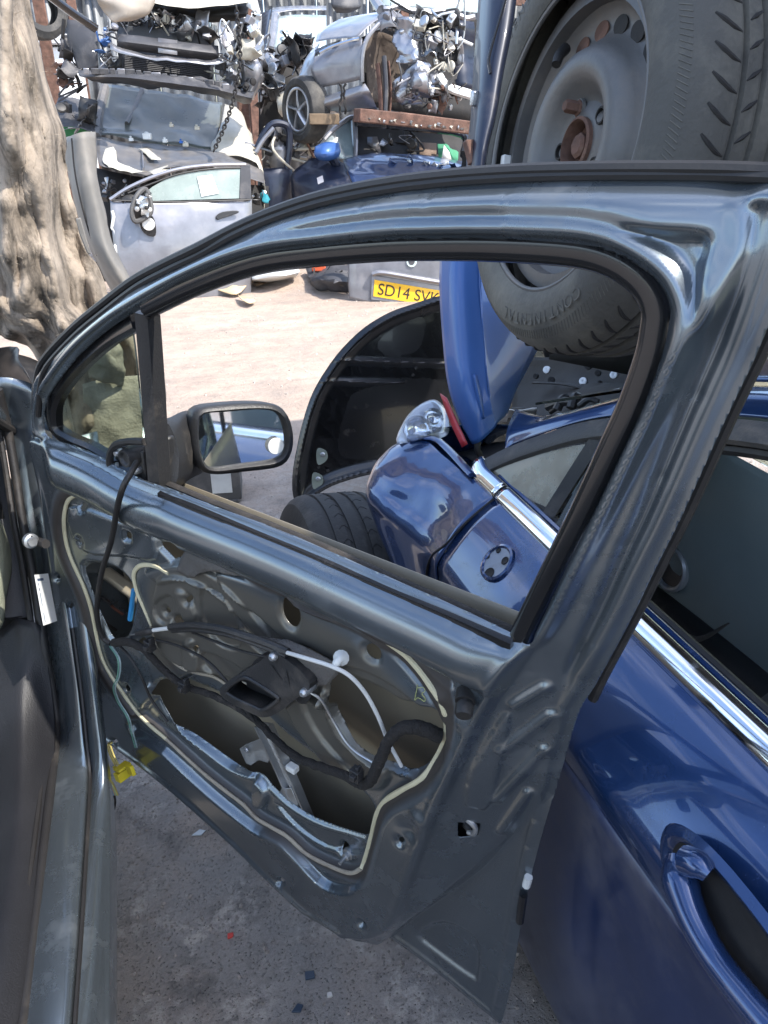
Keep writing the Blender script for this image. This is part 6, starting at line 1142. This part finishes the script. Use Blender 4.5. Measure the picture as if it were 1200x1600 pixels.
tube('a_pillar', [WY(498, 228, 8.88), WY(522, 202, 8.98), WY(552, 183, 9.08), WY(556, 215, 8.95), WY(555, 250, 8.8)], .025, silver, rb, 7, 5)
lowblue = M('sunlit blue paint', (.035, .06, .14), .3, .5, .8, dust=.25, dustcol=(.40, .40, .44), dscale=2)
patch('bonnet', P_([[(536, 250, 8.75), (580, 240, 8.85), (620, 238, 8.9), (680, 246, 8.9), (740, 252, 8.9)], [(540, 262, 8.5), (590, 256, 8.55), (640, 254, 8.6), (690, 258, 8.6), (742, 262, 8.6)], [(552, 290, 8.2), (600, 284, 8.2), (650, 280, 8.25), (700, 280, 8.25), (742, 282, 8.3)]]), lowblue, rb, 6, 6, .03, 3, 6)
patch('front_wing', P_([[(484, 248, 8.8), (510, 248, 8.7), (538, 256, 8.55)], [(458, 270, 8.75), (500, 272, 8.5), (546, 278, 8.3)], [(456, 292, 8.7), (500, 300, 8.4), (552, 296, 8.2)], [(460, 350, 8.7), (500, 350, 8.4), (556, 350, 8.2)]]), navy, rb, 6, 6, .02, 3, 2)
patch('door_mirror', P_([[(494, 232, 8.5), (510, 225, 8.45), (528, 226, 8.5)], [(493, 240, 8.45), (510, 240, 8.35), (529, 236, 8.45)], [(498, 246, 8.5), (512, 248, 8.45), (526, 244, 8.5)]]), wingblue, rb, 5, 5, solid=.05)
tube('mirror_stalk', [WY(518, 244, 8.5), WY(524, 254, 8.55), WY(528, 262, 8.6)], .05, navy, rb, 8, 3)
patch('seat_back', P_([[(655, 222, 9.2), (682, 224, 9.2)], [(655, 250, 9.1), (682, 252, 9.1)]]), M('brown seat', (.16, .11, .08), .8), rb, 4, 4, .03, 4)
patch('airbag', P_([[(684, 226, 9.1), (700, 224, 9.05), (716, 238, 9.05)], [(686, 250, 9.0), (700, 250, 8.95), (716, 252, 9.0)]]), M('green cloth', (.05, .22, .12), .8), rb, 5, 5, .05, 5)
patch('airbag', P_([[(694, 226, 8.95), (702, 238, 8.92)], [(690, 250, 8.92), (706, 252, 8.92)]]), white_p, rb, 4, 4, .03, 6)
patch('airbag', P_([[(574, 214, 9.2), (590, 214, 9.15)], [(574, 236, 9.15), (596, 238, 9.1)]]), silver_p, rb, 4, 4, .05, 5)
junk(rb, [(600, 214), (650, 214), (650, 228), (600, 226)], 9.0, 9.2, 9, [plastic, silver, darkhole], .07, 61)
junk(rb, [(590, 250), (720, 256), (700, 268), (600, 264)], 8.5, 8.6, 12, [silver_p, white_p, lowblue], .04, 62, 's')
junk(rb, [(458, 226), (494, 222), (486, 244), (458, 246)], 9.1, 9.3, 16, [cream_paint, silver_p, charcoal, rust], .10, 63)
junk(rb, [(722, 228), (742, 236), (742, 256), (728, 256)], 8.4, 8.6, 10, [darkhole, charcoal, rust], .06, 64)
plate('wing_badge', [WY(495, 278, 8.36), WY(504, 274, 8.36), WY(506, 284, 8.32), WY(497, 288, 8.32)], .004, silver_p, rb)
# ------------------------------------------------------------ silver tailgate with number plate
tn = np.array([-.24, -.96, .12]); tn /= np.linalg.norm(tn); tp = WY(620, 440, 6.75)
def TP(x, y, k=0): return onp_(x, y, tp + tn * k, tn)
tg = empty('silver_tailgate', tuple(TP(620, 486) * np.array([1, 1, 0])), 'silver tailgate with a yellow number plate standing on the yard', 'tailgate')
patch('panel', [[TP(x, y, k) for x, y, k in row] for row in ([(546, 340, -.12), (556, 335, -.02), (640, 335, .02), (740, 345, .02), (830, 360, -.02)], [(546, 400, -.10), (553, 400, 0), (640, 404, .03), (740, 415, .03), (830, 430, 0)], [(546, 440, -.10), (553, 442, .0), (640, 456, .02), (740, 470, .02), (830, 480, 0)], [(548, 466, -.10), (554, 468, 0), (640, 488, .02), (740, 505, .02), (830, 520, 0)])], silver_p, tg, 6, 6, .006, 3)
plate('plate_recess', [TP(581, 430, .036), TP(720, 452, .04), TP(722, 484, .04), (TP(580, 468, .034))], .004, M('recess paint', (.26, .26, .275), .4, .5, .4), tg, .002, -tn)
plate('number_plate', [TP(585, 437, .045), TP(694, 455, .048), TP(694, 481, .048), TP(583, 463, .045)], .006, M('yellow plate', (.72, .40, .02), .35, 0, .3, dust=.12, dustcol=(.45, .3, .1)), tg, .002, -tn)
V, Fc = text_geo('SD14 SVK', 1., .02); e1 = TP(694, 468, 0) - TP(584, 450, 0); wdt = np.linalg.norm(e1); e1 /= wdt; e2 = np.cross(tn, e1); e2 = e2 if e2[2] > 0 else -e2
V = V - (V.min(0) + V.max(0)) / 2; sx_ = wdt * .86 / np.ptp(V[:, 0]); sy_ = .098 / np.ptp(V[:, 1])
mk('plate_lettering', TP(639, 459, .0485) + V[:, :1] * sx_ * e1 + V[:, 1:2] * sy_ * e2 + V[:, 2:] * .05 * tn, Fc, M('plate black', (.02, .017, .015), .5), tg, angle=30)
tube('plate_light_bar', [TP(582, 428, .05), TP(600, 426, .07), TP(660, 436, .075), TP(720, 446, .07)], .032, silver_p, tg, 10, 5, flat=.7)
lathe('badge_ring', [(.045, 0), (.045, .008), (.036, .008), (.034, .002), (0, .002)], TP(643, 409, .034), tn, chrome, tg, 28)
lathe('badge_centre', [(.030, .002), (.026, .006), (0, .007)], TP(643, 409, .036), tn, charcoal, tg, 24)
plate('lower_bumper', [TP(552, 470, -.02), TP(640, 490, 0), TP(740, 508, 0), TP(740, 540, 0), TP(560, 500, -.02)], .05, plastic_g, tg, .006, -tn)
# ------------------------------------------------------------ litter on the far ground
card_m = M('cardboard', (.46, .35, .21), .9, var=.25, scale=5, bump=.2, bscale=40)
def flat_scrap(name, pts, mat, label, cat, seed=0, lift=.03, amp=.03):
    c = np.mean([WZ(x, y, 0) for x, y in pts], 0); r_ = np.random.default_rng(seed); P = [WZ(x, y, 0) + np.array([0, 0, .012]) for x, y in pts]; n = len(P)
    rows = [[c + (p - c) * s + np.array([0, 0, lift * (1 - s) + amp * r_.random() * s]) for p in P + P[:1]] for s in (.05, .5, 1.)]
    o = patch(name, rows, mat, None, 4, 3, solid=.006); tag(o, label, cat); return o
flat_scrap('cardboard', [(317, 458), (340, 448), (372, 440), (392, 438), (388, 456), (370, 466), (345, 463)], card_m, 'torn brown cardboard sheet lying on the yard behind the door frame', 'cardboard', 1, .10, .08)
flat_scrap('cardboard', [(372, 468), (388, 472), (400, 476), (390, 482), (378, 478)], card_m, 'small torn cardboard scrap in front of the larger sheet', 'cardboard', 2, .05, .05)
flat_scrap('cardboard', [(394, 445), (412, 440), (416, 446), (400, 452)], M('brown scrap', (.22, .14, .08), .9), 'small brown scrap beside the white bumper piece', 'scrap', 3, .05, .04)
wb = patch('white_bumper_piece', [[WZ(x, y, z) for x, y, z in row] for row in ([(394, 428, .02), (430, 424, .05), (464, 417, .04)], [(394, 434, .14), (430, 430, .17), (468, 424, .12)], [(396, 442, .02), (430, 440, .03), (462, 434, .02)])], white_p, None, 5, 5, .01, 3, solid=.006); tag(wb, 'white plastic bumper piece lying on the far ground', 'bumper')
dk = empty('crushed_grille', tuple(WZ(520, 445, 0)), 'dark crushed plastic heap left of the silver tailgate', 'scrap')
patch('sheet', [[WZ(x, y, z) for x, y, z in row] for row in ([(478, 420, .05), (510, 416, .1), (546, 418, .1)], [(484, 436, .1), (515, 434, .2), (546, 436, .16)], [(500, 452, .02), (525, 456, .04), (546, 458, .03)])], charcoal, dk, 6, 6, .06, 4)
junk(dk, [(490, 424), (546, 424), (546, 456), (505, 450)], 7.0, 7.6, 16, [charcoal, plastic, plastic_g, darkhole], .06, 71)
box('orange_reflector', WZ(498, 419, .12), (.14, .05, .06), M('orange plastic', (.55, .10, .04), .4), dk, axes((.3, 1, 0)), .01)
# ------------------------------------------------------------ yard boundary
fc_ = empty('corrugated_fence', (1.5, 15.0, 0), 'grey corrugated steel fence behind the wrecks', 'fence')
corr = M('corrugated steel', (.10, .107, .115), .5, .5, 0, dust=.35, dustcol=(.3, .28, .26))
for k in range(20):
    x0 = -4.5 + k * .9; V, Fc = [], []
    pr_ = [(x0 + .9 * i / 18, .030 * (1 if (i // 2) % 2 else -1) + .02 * (k % 2)) for i in range(19)]
    V = [(x, 15 + y, 0) for x, y in pr_] + [(x, 15 + y, 3.62 + .04 * (k % 3)) for x, y in pr_]; Fc = [(i, i + 1, i + 20, i + 19) for i in range(18)]
    mk('fence_sheet', V, Fc, corr, fc_, angle=20, solid=.002)
for x in (-3.0, -.3, 2.4, 5.1, 7.8): box('fence_post', (x, 14.85, 1.9), (.14, .12, 3.8), rust, fc_, None, .01)
box('fence_rail', (4, 14.88, 3.3), (18, .06, .1), rust, fc_, None, .01)
for nm, (x0, y0), (x1, y1), Y, lab in (('rusty_post', (84, -20), (97, 215), 11.2, 'tall rusty steel post behind the left pile'), ('rusty_post', (385, 150), (392, 330), 10.6, 'short rusty steel post between the two piles')):
    a, b = WY(x0, y0, Y), WY(x1, y1, Y); b = np.array([b[0], Y, 0]); a = np.array([b[0], Y, a[2]]); o = box(nm, (a + b) / 2, (.13, .13, a[2]), rust, None, None, .01); tag(o, lab, 'post')
wbld = empty('white_cabin', (-.9, 12.5, 0), 'white site cabin beyond the left pile', 'cabin')
cabm = M('white cladding', (.72, .73, .74), .5, var=.05)
box('wall', (-1.75, 13.2, 1.15), (3.0, 1.5, 2.3), cabm, wbld, None, .02); box('roof', (-1.75, 13.2, 2.38), (3.2, 1.7, .12), M('cabin roof', (.45, .45, .46), .6), wbld, None, .02)
box('window_band', (-1.2, 12.43, 1.55), (1.2, .03, .5), M('cabin glass', (.2, .24, .28), .1), wbld, None, .005)
o = box('green_crate', WY(116, 214, 9.6), (.35, .3, .25), M('green plastic', (.02, .16, .05), .5), None, None, .02); tag(o, 'green plastic crate behind the grey bumper panel', 'crate')
lt = lathe('hanging_tyre', [(.19, -.08), (.25, -.1), (.31, -.07), (.32, 0), (.31, .07), (.25, .1), (.19, .08)], WY(58, 10, 10.5), (.5, -.85, .1), tyre_m, None, 40); tag(lt, 'black tyre hanging behind the top of the felt carpet', 'tyre')
